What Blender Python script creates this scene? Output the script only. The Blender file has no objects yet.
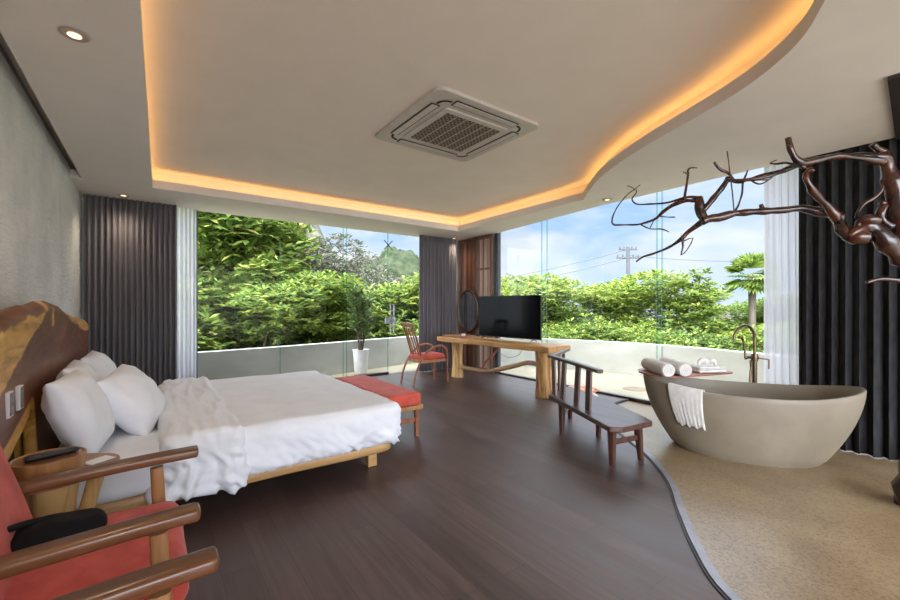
import bpy, bmesh, math, random
from mathutils import Vector, Matrix, noise, geometry
random.seed(7)
PI = math.pi
SC = bpy.context.scene
C = SC.collection
YAW = math.radians(36.3); SN, CS = math.sin(YAW), math.cos(YAW)
def at(X, D, z=0):            # point X metres to the right of and D metres ahead of the viewpoint, in room axes
    return Vector((X*CS + D*SN, -X*SN + D*CS, z))

# ---------------------------------------------------------------- materials
def new_mat(name):
    m = bpy.data.materials.new(name); m.use_nodes = True
    nt = m.node_tree; b = nt.nodes['Principled BSDF']
    return m, nt, b
def N(nt, t, **kw):
    n = nt.nodes.new(t)
    for k, v in kw.items():
        if hasattr(n, k): setattr(n, k, v)
        else: n.inputs[k.replace('_', ' ')].default_value = v
    return n
def ramp(nt, stops):
    r = nt.nodes.new('ShaderNodeValToRGB'); e = r.color_ramp.elements
    while len(e) < len(stops): e.new(.5)
    for i, (p, c) in enumerate(stops):
        e[i].position = p; e[i].color = (*c, 1)
    return r
def coords(nt, scale=(1,1,1), rot=(0,0,0), kind='Object'):
    tc = nt.nodes.new('ShaderNodeTexCoord'); mp = nt.nodes.new('ShaderNodeMapping')
    mp.inputs['Scale'].default_value = scale; mp.inputs['Rotation'].default_value = rot
    nt.links.new(tc.outputs[kind], mp.inputs['Vector']); return mp
def bump(nt, b, src, strength=.2, dist=.01):
    bp = nt.nodes.new('ShaderNodeBump'); bp.inputs['Strength'].default_value = strength; bp.inputs['Distance'].default_value = dist
    nt.links.new(src, bp.inputs['Height']); nt.links.new(bp.outputs['Normal'], b.inputs['Normal'])
def noisy(name, c1, c2, scale=(4,4,4), rough=.6, detail=5, lo=.35, hi=.65, bmp=0, bd=.01, metal=0, spec=.5, coat=0, sheen=0, dist=0.0, nscale=1.0, bscale=None):
    m, nt, b = new_mat(name)
    mp = coords(nt, scale)
    n = N(nt, 'ShaderNodeTexNoise'); n.inputs['Scale'].default_value = nscale; n.inputs['Detail'].default_value = detail; n.inputs['Distortion'].default_value = dist
    nt.links.new(mp.outputs[0], n.inputs['Vector'])
    r = ramp(nt, [(lo, c1), (hi, c2)]); nt.links.new(n.outputs['Fac'], r.inputs[0]); nt.links.new(r.outputs[0], b.inputs['Base Color'])
    b.inputs['Roughness'].default_value = rough; b.inputs['Metallic'].default_value = metal
    b.inputs['Specular IOR Level'].default_value = spec; b.inputs['Coat Weight'].default_value = coat; b.inputs['Coat Roughness'].default_value = .15
    b.inputs['Sheen Weight'].default_value = sheen
    if bmp:
        src = n
        if bscale:
            mp2 = coords(nt, bscale); src = N(nt, 'ShaderNodeTexNoise'); src.inputs['Scale'].default_value = 1; src.inputs['Detail'].default_value = 4
            nt.links.new(mp2.outputs[0], src.inputs['Vector'])
        bump(nt, b, src.outputs['Fac'], bmp, bd)
    return m
M = {}
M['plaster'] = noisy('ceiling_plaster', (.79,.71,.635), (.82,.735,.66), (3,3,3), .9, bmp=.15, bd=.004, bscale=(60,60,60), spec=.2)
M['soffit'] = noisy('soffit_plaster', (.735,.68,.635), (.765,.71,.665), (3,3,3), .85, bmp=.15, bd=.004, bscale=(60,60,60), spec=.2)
M['white_wall'] = noisy('white_painted_wall', (.62,.61,.58), (.68,.67,.64), (2,2,2), .8, spec=.2)
M['parapet'] = noisy('parapet_render', (.36,.365,.325), (.46,.46,.425), (1.3,1.3,2.5), .85, detail=8, spec=.2)
M['terrace'] = noisy('terrace_concrete', (.30,.26,.175), (.38,.335,.24), (1.5,1.5,1.5), .7, detail=8, spec=.3)
def stone_mat():
    m, nt, b = new_mat('rough_stone_skim')
    mp = coords(nt, (1,1,1))
    n = N(nt, 'ShaderNodeTexNoise'); n.inputs['Scale'].default_value = 2.2; n.inputs['Detail'].default_value = 9; n.inputs['Roughness'].default_value = .6
    nt.links.new(mp.outputs[0], n.inputs['Vector'])
    r = ramp(nt, [(.3, (.62,.63,.63)), (.55, (.76,.76,.76)), (.75, (.84,.83,.81))]); nt.links.new(n.outputs['Fac'], r.inputs[0])
    nt.links.new(r.outputs[0], b.inputs['Base Color'])
    mp2 = coords(nt, (1,3.2,13), (.35,0,0))
    n2 = N(nt, 'ShaderNodeTexNoise'); n2.inputs['Scale'].default_value = 2.0; n2.inputs['Detail'].default_value = 6; n2.inputs['Distortion'].default_value = .8
    nt.links.new(mp2.outputs[0], n2.inputs['Vector'])
    bump(nt, b, n2.outputs['Fac'], .7, .03)
    b.inputs['Roughness'].default_value = .8; return m
M['stone'] = stone_mat()
def floor_mat():
    m, nt, b = new_mat('dark_brown_plank_floor')
    mp = coords(nt, (1,1,1), (0,0,PI/2))
    br = N(nt, 'ShaderNodeTexBrick'); br.offset = .37
    for k, v in (('Scale', 1), ('Mortar Size', .0018), ('Mortar Smooth', .3), ('Brick Width', 1.3), ('Row Height', .16), ('Bias', 0.)): br.inputs[k].default_value = v
    br.inputs['Color1'].default_value = (.058,.036,.031,1); br.inputs['Color2'].default_value = (.088,.057,.049,1); br.inputs['Mortar'].default_value = (.035,.025,.021,1)
    nt.links.new(mp.outputs[0], br.inputs['Vector'])
    mp2 = coords(nt, (26,1.6,1))
    n = N(nt, 'ShaderNodeTexNoise'); n.inputs['Scale'].default_value = 1; n.inputs['Detail'].default_value = 7; n.inputs['Distortion'].default_value = .6
    nt.links.new(mp2.outputs[0], n.inputs['Vector'])
    r = ramp(nt, [(.3, (.6,.58,.57)), (.7, (1.35,1.32,1.3))]); nt.links.new(n.outputs['Fac'], r.inputs[0])
    mx = N(nt, 'ShaderNodeMix', data_type='RGBA', blend_type='MULTIPLY'); mx.inputs[0].default_value = 1
    nt.links.new(br.outputs['Color'], mx.inputs[6]); nt.links.new(r.outputs[0], mx.inputs[7]); nt.links.new(mx.outputs[2], b.inputs['Base Color'])
    r2 = ramp(nt, [(.3, (.36,)*3), (.7, (.5,)*3)]); nt.links.new(n.outputs['Fac'], r2.inputs[0]); nt.links.new(r2.outputs[0], b.inputs['Roughness'])
    bump(nt, b, n.outputs['Fac'], .12, .004)
    b.inputs['Specular IOR Level'].default_value = .6
    return m
M['floor'] = floor_mat()
def concrete_mat():
    m, nt, b = new_mat('polished_tan_concrete')
    mp = coords(nt, (1,1,1))
    n = N(nt, 'ShaderNodeTexNoise'); n.inputs['Scale'].default_value = 3; n.inputs['Detail'].default_value = 5
    n2 = N(nt, 'ShaderNodeTexNoise'); n2.inputs['Scale'].default_value = 75; n2.inputs['Detail'].default_value = 4
    nt.links.new(mp.outputs[0], n.inputs['Vector']); nt.links.new(mp.outputs[0], n2.inputs['Vector'])
    r = ramp(nt, [(.35, (.205,.138,.075)), (.65, (.27,.195,.11))]); nt.links.new(n.outputs['Fac'], r.inputs[0])
    r2 = ramp(nt, [(.33, (.62,.62,.60)), (.5, (1,1,1)), (.68, (1.16,1.15,1.12))]); nt.links.new(n2.outputs['Fac'], r2.inputs[0])
    mx = N(nt, 'ShaderNodeMix', data_type='RGBA', blend_type='MULTIPLY'); mx.inputs[0].default_value = 1
    nt.links.new(r.outputs[0], mx.inputs[6]); nt.links.new(r2.outputs[0], mx.inputs[7]); nt.links.new(mx.outputs[2], b.inputs['Base Color'])
    b.inputs['Roughness'].default_value = .34; b.inputs['Specular IOR Level'].default_value = .5
    bump(nt, b, n2.outputs['Fac'], .12, .004); return m
M['concrete'] = concrete_mat()
M['strip'] = noisy('grey_edging_stone', (.16,.16,.18), (.23,.23,.25), (8,8,8), .3, bmp=.1)
M['strip_dark'] = noisy('dark_grout', (.03,.027,.027), (.05,.045,.045), (8,8,8), .6)
M['rail'] = noisy('dark_bronze_rail', (.025,.02,.018), (.04,.032,.03), (8,8,8), .4)
M['metal_dark'] = noisy('dark_window_frame', (.05,.055,.065), (.07,.075,.085), (8,8,8), .4)
def wood(name, c1, c2, grain='x', rough=.4, s=1.0, coat=.15, lo=.3, hi=.7, bmp=.1):
    sc = {'x': (1.5,14,14), 'y': (14,1.5,14), 'z': (14,14,1.5)}[grain]
    return noisy(name, c1, c2, tuple(v*s for v in sc), rough, 6, lo, hi, bmp=bmp, bd=.004, coat=coat, dist=1.2)
M['arm_wood'] = wood('brown_arm_wood', (.09,.03,.011), (.22,.088,.034), 'x', .3, coat=.3)
M['post_wood'] = wood('honey_post_wood', (.30,.13,.045), (.48,.25,.10), 'z', .4)
M['oak'] = wood('golden_oak', (.36,.165,.045), (.60,.33,.105), 'y', .42)
M['trunk'] = wood('peeled_pale_trunk', (.28,.12,.035), (.64,.39,.14), 'z', .5, s=.8, lo=.36, hi=.56, bmp=.4)
M['branch_pale'] = wood('pale_branch', (.30,.17,.08), (.48,.30,.15), 'y', .5)
M['walnut'] = wood('dark_walnut', (.035,.014,.010), (.085,.035,.024), 'y', .3, coat=.3)
M['bench_seat'] = wood('dark_bench_seat', (.045,.018,.014), (.12,.052,.038), 'y', .33, coat=.15)
M['bench_leg'] = wood('dark_bench_leg', (.05,.018,.012), (.10,.04,.026), 'z', .35, coat=.3)
M['red_wood'] = wood('reddish_chair_wood', (.20,.06,.025), (.36,.13,.05), 'z', .35, coat=.3)
M['frame_wood'] = wood('bed_frame_wood', (.42,.22,.075), (.62,.37,.15), 'x', .35, coat=.3)
M['slat'] = wood('louvre_brown', (.09,.035,.022), (.20,.085,.052), 'z', .45)
M['slat_light'] = wood('louvre_weathered', (.18,.10,.075), (.36,.24,.19), 'z', .45)
def slat_mat(name, c1, c2):
    m, nt, b = new_mat(name); g = nt.nodes.new('ShaderNodeNewGeometry')
    rr = ramp(nt, [(0, c1), (1, c2)]); nt.links.new(g.outputs['Random Per Island'], rr.inputs[0])
    mp = coords(nt, (30,30,2)); n = N(nt, 'ShaderNodeTexNoise'); n.inputs['Scale'].default_value = 1; nt.links.new(mp.outputs[0], n.inputs['Vector'])
    r2 = ramp(nt, [(.3, (.7,.7,.7)), (.7, (1.2,1.2,1.2))]); nt.links.new(n.outputs['Fac'], r2.inputs[0])
    mx = N(nt, 'ShaderNodeMix', data_type='RGBA', blend_type='MULTIPLY'); mx.inputs[0].default_value = 1
    nt.links.new(rr.outputs[0], mx.inputs[6]); nt.links.new(r2.outputs[0], mx.inputs[7]); nt.links.new(mx.outputs[2], b.inputs['Base Color'])
    b.inputs['Roughness'].default_value = .45; return m
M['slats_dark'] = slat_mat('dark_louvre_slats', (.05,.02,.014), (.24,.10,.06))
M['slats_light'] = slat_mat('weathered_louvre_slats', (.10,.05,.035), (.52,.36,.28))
M['tray_wood'] = wood('tray_wood', (.22,.10,.04), (.38,.19,.08), 'x', .4)
M['board'] = wood('bath_board_wood', (.22,.075,.05), (.36,.14,.095), 'x', .4, coat=.1)
M['sculpt'] = noisy('varnished_branch', (.012,.005,.004), (.085,.020,.006), (7,7,7), .25, 5, .38, .66, bmp=.4, coat=.45)
M['curtain'] = noisy('grey_curtain', (.15,.137,.15), (.20,.185,.20), (40,40,2), .85, sheen=.1, spec=.2)
M['curtain_black'] = noisy('charcoal_curtain', (.016,.016,.017), (.030,.029,.030), (30,30,8), .85, spec=.2)
def cloth(name, c1, c2, sc=6, b=.15, w=300, rough=.85):
    return noisy(name, c1, c2, (sc,sc,sc), rough, 4, bmp=b, bd=.003, bscale=(w,w,w), sheen=.15, spec=.2)
M['linen'] = cloth('white_linen', (.80,.81,.85), (.85,.86,.90))
M['towel'] = cloth('white_terry', (.60,.57,.53), (.68,.655,.62), 20, .5, 160)
M['red'] = cloth('coral_red_fabric', (.46,.062,.045), (.62,.105,.075), 9, .25, 220)
M['red_bench'] = cloth('red_bench_fabric', (.52,.075,.045), (.60,.10,.065), 9, .25, 220)
M['black_fab'] = noisy('black_fabric', (.003,.003,.004), (.008,.0075,.009), (9,9,9), .7, 4, bmp=.3, bd=.003, bscale=(90,90,90), spec=.2)
M['pattern'] = noisy('orange_cream_fabric', (.72,.26,.13), (.80,.66,.52), (9,9,9), .8, 3, .45, .55)
def simple(name, c, rough=.5, metal=0, emit=None, es=0, coat=0, spec=.5):
    m = noisy(name, tuple(v*.94 for v in c), tuple(min(1, v*1.06) for v in c), (9,9,9), rough, 2, metal=metal, coat=coat, spec=spec)
    if emit:
        b = m.node_tree.nodes['Principled BSDF']; b.inputs['Emission Color'].default_value = (*emit, 1); b.inputs['Emission Strength'].default_value = es
    return m
M['white_plastic'] = simple('white_plastic', (.55,.51,.47), .4)
M['slot'] = simple('vent_slot_black', (.02,.017,.015), .6)
M['tub'] = noisy('stone_resin_tub', (.19,.155,.108), (.235,.195,.14), (3,3,3), .5, 8, bmp=.08, bscale=(40,40,40))
M['bronze'] = simple('aged_bronze', (.16,.11,.065), .3, metal=.9)
M['tv_screen'] = simple('tv_black_screen', (.004,.0045,.005), .10, coat=0, spec=.08)
M['tv_body'] = simple('tv_black_plastic', (.012,.012,.013), .4)
M['chrome'] = simple('brushed_steel', (.35,.35,.36), .3, metal=.9)
M['pot'] = simple('white_pot', (.72,.72,.68), .5)
M['socket'] = simple('socket_white', (.75,.75,.75), .3)
M['socket_face'] = simple('socket_grey_face', (.17,.13,.12), .25)
M['lamp_glow'] = simple('downlight_glow', (.9,.8,.6), .5, emit=(1,.78,.45), es=1.3)
M['lamp_trim'] = simple('downlight_trim', (.40,.30,.27), .4)
M['led'] = simple('led_strip', (.9,.8,.6), .5, emit=(1,.55,.16), es=.6)
M['mirror'] = simple('mirror_glass', (.75,.77,.77), .03, metal=1)
M['bark'] = noisy('bark', (.07,.055,.04), (.15,.12,.09), (6,6,2), .9)
M['pole_grey'] = simple('concrete_pole', (.06,.06,.06), .8)
M['wire'] = simple('black_wire', (.05,.05,.06), .6)
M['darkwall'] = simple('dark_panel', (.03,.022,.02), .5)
M['grey_stone'] = noisy('distant_grey_scrub', (.035,.045,.022), (.12,.11,.09), (1.2,1.2,1.2), .95, 10, .35, .6, spec=.1)
M['hill'] = noisy('distant_green_hill', (.018,.027,.012), (.05,.06,.032), (.6,.6,.6), .95, 10, .35, .6, spec=.1)
M['slotwall'] = simple('grey_brown_plaster', (.42,.38,.355), .8)
M['ground'] = noisy('scrub_ground', (.05,.075,.025), (.12,.15,.05), (.8,.8,.8), .95, 8, spec=.1)
def leaf_mat(name, stops, trans=.35):
    m, nt, b = new_mat(name)
    g = nt.nodes.new('ShaderNodeNewGeometry')
    r = ramp(nt, stops); nt.links.new(g.outputs['Random Per Island'], r.inputs[0])
    nt.links.new(r.outputs[0], b.inputs['Base Color']); b.inputs['Roughness'].default_value = .55; b.inputs['Specular IOR Level'].default_value = .25
    tr = nt.nodes.new('ShaderNodeBsdfTranslucent'); nt.links.new(r.outputs[0], tr.inputs['Color'])
    mx = nt.nodes.new('ShaderNodeMixShader'); mx.inputs[0].default_value = trans
    nt.links.new(b.outputs[0], mx.inputs[1]); nt.links.new(tr.outputs[0], mx.inputs[2])
    nt.links.new(mx.outputs[0], nt.nodes['Material Output'].inputs['Surface']); return m
M['leaf_mango'] = leaf_mat('broad_leaf', [(0, (.05,.10,.02)), (.5, (.14,.21,.035)), (.85, (.29,.36,.07)), (1, (.42,.38,.13))])
M['leaf_bright'] = leaf_mat('bright_leaf', [(0, (.06,.12,.018)), (.5, (.18,.25,.038)), (1, (.40,.43,.08))])
M['leaf_mid'] = leaf_mat('mid_green_leaf', [(0, (.05,.10,.02)), (.5, (.13,.20,.035)), (1, (.30,.36,.07))])
M['leaf_dark'] = leaf_mat('dark_green_leaf', [(0, (.03,.06,.015)), (.6, (.08,.13,.03)), (1, (.18,.24,.05))])
M['leaf_grey'] = leaf_mat('grey_green_leaf', [(0, (.07,.09,.05)), (.5, (.15,.155,.10)), (1, (.27,.24,.20))], .2)
M['leaf_potted'] = leaf_mat('potted_leaf', [(0, (.06,.11,.03)), (.6, (.16,.25,.07)), (1, (.36,.44,.13))])
def glass_mat(name, tint=(.97,.99,.98), refl=1.0, ior=1.45):
    m, nt, b = new_mat(name); nt.nodes.remove(b)
    tr = nt.nodes.new('ShaderNodeBsdfTransparent'); tr.inputs[0].default_value = (*tint, 1)
    gl = nt.nodes.new('ShaderNodeBsdfGlossy'); gl.inputs['Roughness'].default_value = .01
    fr = nt.nodes.new('ShaderNodeFresnel'); fr.inputs[0].default_value = ior
    mu = N(nt, 'ShaderNodeMath', operation='MULTIPLY'); mu.inputs[1].default_value = refl
    nt.links.new(fr.outputs[0], mu.inputs[0])
    mx = nt.nodes.new('ShaderNodeMixShader'); nt.links.new(mu.outputs[0], mx.inputs[0])
    nt.links.new(tr.outputs[0], mx.inputs[1]); nt.links.new(gl.outputs[0], mx.inputs[2])
    nt.links.new(mx.outputs[0], nt.nodes['Material Output'].inputs['Surface']); return m
M['glass'] = glass_mat('clear_pane', (.985,.995,.99), .13)
M['glass_fin'] = glass_mat('green_glass_edge', (.74,.90,.86), .5)
def sheer_mat():
    m, nt, b = new_mat('white_sheer')
    b.inputs['Base Color'].default_value = (.78,.76,.80,1); b.inputs['Roughness'].default_value = .9
    mp = coords(nt, (90,90,1)); n = N(nt, 'ShaderNodeTexNoise'); n.inputs['Scale'].default_value = 1; nt.links.new(mp.outputs[0], n.inputs['Vector'])
    r = ramp(nt, [(.3, (.60,.58,.64)), (.7, (.70,.68,.73))]); nt.links.new(n.outputs['Fac'], r.inputs[0]); nt.links.new(r.outputs[0], b.inputs['Base Color'])
    tl = nt.nodes.new('ShaderNodeBsdfTranslucent'); tl.inputs[0].default_value = (.85,.84,.88,1)
    tp = nt.nodes.new('ShaderNodeBsdfTransparent')
    m1 = nt.nodes.new('ShaderNodeMixShader'); m1.inputs[0].default_value = .55
    nt.links.new(b.outputs[0], m1.inputs[1]); nt.links.new(tl.outputs[0], m1.inputs[2])
    m2 = nt.nodes.new('ShaderNodeMixShader'); m2.inputs[0].default_value = .2
    nt.links.new(m1.outputs[0], m2.inputs[1]); nt.links.new(tp.outputs[0], m2.inputs[2])
    nt.links.new(m2.outputs[0], nt.nodes['Material Output'].inputs['Surface']); return m
M['sheer'] = sheer_mat()
def grille_mat():
    m, nt, b = new_mat('intake_grille_mesh')
    mp = coords(nt, (42,42,1)); ck = nt.nodes.new('ShaderNodeTexChecker'); ck.inputs['Scale'].default_value = 1
    ck.inputs['Color1'].default_value = (.055,.040,.028,1); ck.inputs['Color2'].default_value = (.26,.21,.16,1)
    nt.links.new(mp.outputs[0], ck.inputs['Vector']); nt.links.new(ck.outputs['Color'], b.inputs['Base Color'])
    b.inputs['Roughness'].default_value = .6; return m
M['grille'] = grille_mat()
def headboard_mat():
    m, nt, b = new_mat('live_edge_slab')
    a = nt.nodes.new('ShaderNodeVertexColor'); a.layer_name = 'sapwood'
    mp = coords(nt, (6,2.2,9)); n = N(nt, 'ShaderNodeTexNoise'); n.inputs['Scale'].default_value = 1; n.inputs['Detail'].default_value = 7; n.inputs['Distortion'].default_value = 1.8
    nt.links.new(mp.outputs[0], n.inputs['Vector'])
    r1 = ramp(nt, [(.3, (.085,.022,.007)), (.55, (.18,.052,.016)), (.75, (.30,.10,.032))])
    r2 = ramp(nt, [(.28, (.36,.14,.025)), (.5, (.68,.36,.075)), (.75, (.84,.54,.17))])
    nt.links.new(n.outputs['Fac'], r1.inputs[0]); nt.links.new(n.outputs['Fac'], r2.inputs[0])
    mx = N(nt, 'ShaderNodeMix', data_type='RGBA'); nt.links.new(a.outputs['Color'], mx.inputs[0])
    nt.links.new(r1.outputs[0], mx.inputs[6]); nt.links.new(r2.outputs[0], mx.inputs[7]); nt.links.new(mx.outputs[2], b.inputs['Base Color'])
    b.inputs['Roughness'].default_value = .36; b.inputs['Specular IOR Level'].default_value = .3; b.inputs['Coat Weight'].default_value = .05; b.inputs['Coat Roughness'].default_value = .12
    bump(nt, b, n.outputs['Fac'], .15, .006); return m
M['headboard'] = headboard_mat()

# ---------------------------------------------------------------- mesh helpers
class MB:
    def __init__(s): s.v = []; s.f = []
    def add(s, vs, fs):
        k = len(s.v); s.v += [tuple(p) for p in vs]; s.f += [tuple(i+k for i in f) for f in fs]; return s
    def box(s, x0, x1, y0, y1, z0, z1):
        vs = [(x, y, z) for x in (x0, x1) for y in (y0, y1) for z in (z0, z1)]
        return s.add(vs, [(0,1,3,2),(4,6,7,5),(0,4,5,1),(2,3,7,6),(0,2,6,4),(1,5,7,3)])
    def obox(s, c, ax, sx, sy, sz):       # box centred at c, x axis turned to ax (2-D direction)
        a = Vector((ax[0], ax[1], 0)).normalized(); b = Vector((-a.y, a.x, 0)); c = Vector(c)
        vs = [c + a*(i*sx/2) + b*(j*sy/2) + Vector((0,0,k*sz/2)) for i in (-1,1) for j in (-1,1) for k in (-1,1)]
        return s.add(vs, [(0,1,3,2),(4,6,7,5),(0,4,5,1),(2,3,7,6),(0,2,6,4),(1,5,7,3)])
    def prism(s, pts, z0, z1):            # pts 2-D polygon (counter-clockwise)
        n = len(pts); vs = [(x, y, z0) for x, y in pts] + [(x, y, z1) for x, y in pts]
        tri = geometry.tessellate_polygon([[Vector((x, y, 0)) for x, y in pts]])
        fs = [tuple(reversed(t)) for t in tri] + [tuple(i+n for i in t) for t in tri]
        fs += [(i, (i+1)%n, (i+1)%n+n, i+n) for i in range(n)]
        return s.add(vs, fs)
    def sweep(s, pts, sizes, up=(0,0,1), seg=12, power=2.0, cap=True):   # sizes: list of (w,h) half sizes
        pts = [Vector(p) for p in pts]; n = len(pts)
        if not isinstance(sizes, list): sizes = [sizes]*n
        up = Vector(up); vs = []; fs = []; prev = None
        for i, p in enumerate(pts):
            t = (pts[min(i+1, n-1)] - pts[max(i-1, 0)]).normalized()
            sd = t.cross(up)
            if sd.length < .05: sd = prev if prev is not None else t.cross(Vector((1,0,.01)))
            sd.normalize()
            if prev is not None and sd.dot(prev) < 0 and abs(t.dot(up)) > .6: sd = -sd
            prev = sd; u2 = sd.cross(t).normalized()
            w, h = sizes[i] if isinstance(sizes[i], tuple) else (sizes[i], sizes[i])
            for k in range(seg):
                a = 2*PI*(k+.5)/seg; ca, sa = math.cos(a), math.sin(a)
                x = math.copysign(abs(ca)**(2/power), ca)*w; y = math.copysign(abs(sa)**(2/power), sa)*h
                vs.append(p + sd*x + u2*y)
        for i in range(n-1):
            for k in range(seg):
                a, b = i*seg+k, i*seg+(k+1)%seg; fs.append((a, b, b+seg, a+seg))
        if cap:
            fs.append(tuple(reversed(range(seg)))); fs.append(tuple(range((n-1)*seg, n*seg)))
        return s.add(vs, fs)
    def lathe(s, c, prof, seg=32, sx=1, sy=1):
        cx, cy, cz = c; vs = []; fs = []
        for r, z in prof:
            for k in range(seg):
                a = 2*PI*k/seg; vs.append((cx+r*sx*math.cos(a), cy+r*sy*math.sin(a), cz+z))
        for i in range(len(prof)-1):
            for k in range(seg):
                a, b = i*seg+k, i*seg+(k+1)%seg; fs.append((a, b, b+seg, a+seg))
        fs.append(tuple(reversed(range(seg)))); fs.append(tuple(range((len(prof)-1)*seg, len(prof)*seg)))
        return s.add(vs, fs)
    def rbox(s, c, half, r, n=10, rot=None, disp=None, power=None):       # rounded box
        c = Vector(c); hx, hy, hz = half; idx = {}; vs = []; fs = []
        nn = n if isinstance(n, tuple) else (n, n, n)
        def vert(p):
            key = (round(p[0],4), round(p[1],4), round(p[2],4))
            if key in idx: return idx[key]
            q = Vector((p[0]*hx, p[1]*hy, p[2]*hz))
            inn = Vector((max(-hx+r, min(hx-r, q.x)), max(-hy+r, min(hy-r, q.y)), max(-hz+r, min(hz-r, q.z))))
            d = q - inn; nrm = d.normalized() if d.length > 1e-9 else Vector((0,0,1))
            w = inn + nrm*r if d.length > 1e-9 else q
            if disp: w = disp(w, nrm)
            if rot: w = rot @ w
            vs.append(c + w); idx[key] = len(vs)-1; return idx[key]
        def spaced(i, m, h):      # more samples in the rounded edge
            t = -1 + 2*i/m
            return t
        for ax in range(3):
            o = [a for a in range(3) if a != ax]
            for sgn in (-1, 1):
                for i in range(nn[o[0]]):
                    for j in range(nn[o[1]]):
                        q = []
                        for (di, dj) in ((0,0),(1,0),(1,1),(0,1)):
                            p = [0,0,0]; p[ax] = sgn; p[o[0]] = spaced(i+di, nn[o[0]], 0); p[o[1]] = spaced(j+dj, nn[o[1]], 0); q.append(vert(p))
                        if (sgn == 1) == (ax == 1): q.reverse()
                        fs.append(tuple(q))
        return s.add(vs, fs)
    def build(s, name, mat, parent=None, smooth=False, bevel=0, solid=0, subsurf=0):
        vs = s.v
        if parent is not None:
            W_ = parent.matrix_basis if parent.matrix_basis != Matrix() else Matrix.Translation(parent.location)
            pp = parent
            while pp.parent is not None: pp = pp.parent; W_ = pp.matrix_basis @ W_
            inv = W_.inverted()
            vs = [tuple(inv @ Vector(v)) for v in vs]; off = Vector((0,0,0))
        else:
            xs, ys, zs = zip(*vs); off = Vector(((min(xs)+max(xs))/2, (min(ys)+max(ys))/2, min(zs)))
            vs = [tuple(Vector(v)-off) for v in vs]
        me = bpy.data.meshes.new(name); me.from_pydata(vs, [], s.f); me.validate()
        bm = bmesh.new(); bm.from_mesh(me)
        if not getattr(s, 'keep', False): bmesh.ops.recalc_face_normals(bm, faces=bm.faces)
        bm.to_mesh(me); bm.free()
        me.materials.append(mat)
        if smooth:
            me.polygons.foreach_set('use_smooth', [True]*len(me.polygons))
        o = bpy.data.objects.new(name, me); C.objects.link(o); o.location = off
        if parent is not None: o.parent = parent
        if bevel:
            b = o.modifiers.new('b', 'BEVEL'); b.width = bevel; b.segments = 2; b.limit_method = 'ANGLE'; b.angle_limit = .6
        if solid:
            b = o.modifiers.new('s', 'SOLIDIFY'); b.thickness = solid; b.offset = 0
        if subsurf:
            b = o.modifiers.new('u', 'SUBSURF'); b.levels = subsurf; b.render_levels = subsurf
        if smooth == 'auto':
            bpy_sharp(me)
        return o
def bpy_sharp(me, ang=.7):
    bm = bmesh.new(); bm.from_mesh(me)
    for e in bm.edges:
        if len(e.link_faces) == 2 and e.calc_face_angle(0) > ang: e.smooth = False
    bm.to_mesh(me); bm.free()
def tag(o, label, cat, group=None, kind=None):
    o['label'] = label; o['category'] = cat
    if group: o['group'] = group
    if kind: o['kind'] = kind
    return o
def thing(name, label, cat, loc=(0,0,0), rz=0, group=None):
    o = bpy.data.objects.new(name, None); C.objects.link(o); o.empty_display_size = .1
    o.location = loc; o.rotation_euler = (0,0,rz); o.matrix_basis = Matrix.Translation(loc) @ Matrix.Rotation(rz, 4, 'Z')
    return tag(o, label, cat, group)
def struct(o, label, cat='setting'):
    o['kind'] = 'structure'; o['label'] = label; o['category'] = cat; return o
def copy_tree(o, parent=None):
    kids = list(o.children); c = o.copy(); C.objects.link(c); c.parent = parent
    for ch in kids: copy_tree(ch, c)
    return c
def sm(pts, n=6):                        # Catmull-Rom through points (any dimension Vector or tuple with radius)
    P = [list(p) for p in pts]; out = []
    for i in range(len(P)-1):
        p0, p1, p2, p3 = P[max(i-1,0)], P[i], P[i+1], P[min(i+2, len(P)-1)]
        for k in range(n):
            t = k/n; out.append([.5*((2*b)+(-a+c)*t+(2*a-5*b+4*c-d)*t*t+(-a+3*b-3*c+d)*t**3) for a,b,c,d in zip(p0,p1,p2,p3)])
    out.append(P[-1]); return out
def tubeR(mb, pts, n=5, seg=10, **k):    # pts (x,y,z,r)
    q = sm(pts, n); return mb.sweep([p[:3] for p in q], [(max(.001,p[3]),)*2 for p in q], seg=seg, **k)

# ================================================================= THE SETTING
Hs, Hl, Hu = 2.76, 2.86, 3.0
# floor boundary between planks and polished concrete
edge = [(2.0,-.3),(1.98,.35),(2.12,.73),(2.39,.98),(2.77,1.24),(3.18,1.51),(3.61,1.93),(4.02,2.48),(4.56,2.96),(5.1,3.14),(5.47,3.16)]
edge_s = [tuple(p) for p in sm(edge, 5)]
wood_poly = [(-.76,-2.6),(2.0,-2.6)] + edge_s + [(5.47,7.15),(-.76,7.15)]
struct(MB().prism(wood_poly, -.1, 0).build('floor', M['floor']), 'dark brown plank floor of the bedroom')
conc_poly = [(2.0,-2.6),(5.6,-2.6),(5.6,3.17)] + list(reversed(edge_s))
struct(MB().prism(conc_poly, -.12, -.02).build('floor', M['concrete']), 'tan polished concrete floor around the bathtub')
# edging strip
def offset(pts, d):
    out = []
    for i, p in enumerate(pts):
        a = Vector(pts[max(i-1,0)]); b = Vector(pts[min(i+1,len(pts)-1)]); t = (b-a).normalized(); out.append((p[0]+t.y*d, p[1]-t.x*d))
    return out
es = edge_s[:33]
st = struct(MB().prism(offset(es, .032)[:] + list(reversed(offset(es, -.012))), -.03, .012).build('trim_1', M['strip']), 'grey stone strip edging the plank floor')
MB().prism(offset(es, -.010) + list(reversed(offset(es, -.028))), -.03, .006).build('grout', M['strip_dark'], st)
es2 = edge_s[32:]
struct(MB().prism(offset(es2, .02) + list(reversed(offset(es2, -.01))), -.03, .006).build('trim_2', M['strip_dark']), 'thin dark floor joint behind the bench')
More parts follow.
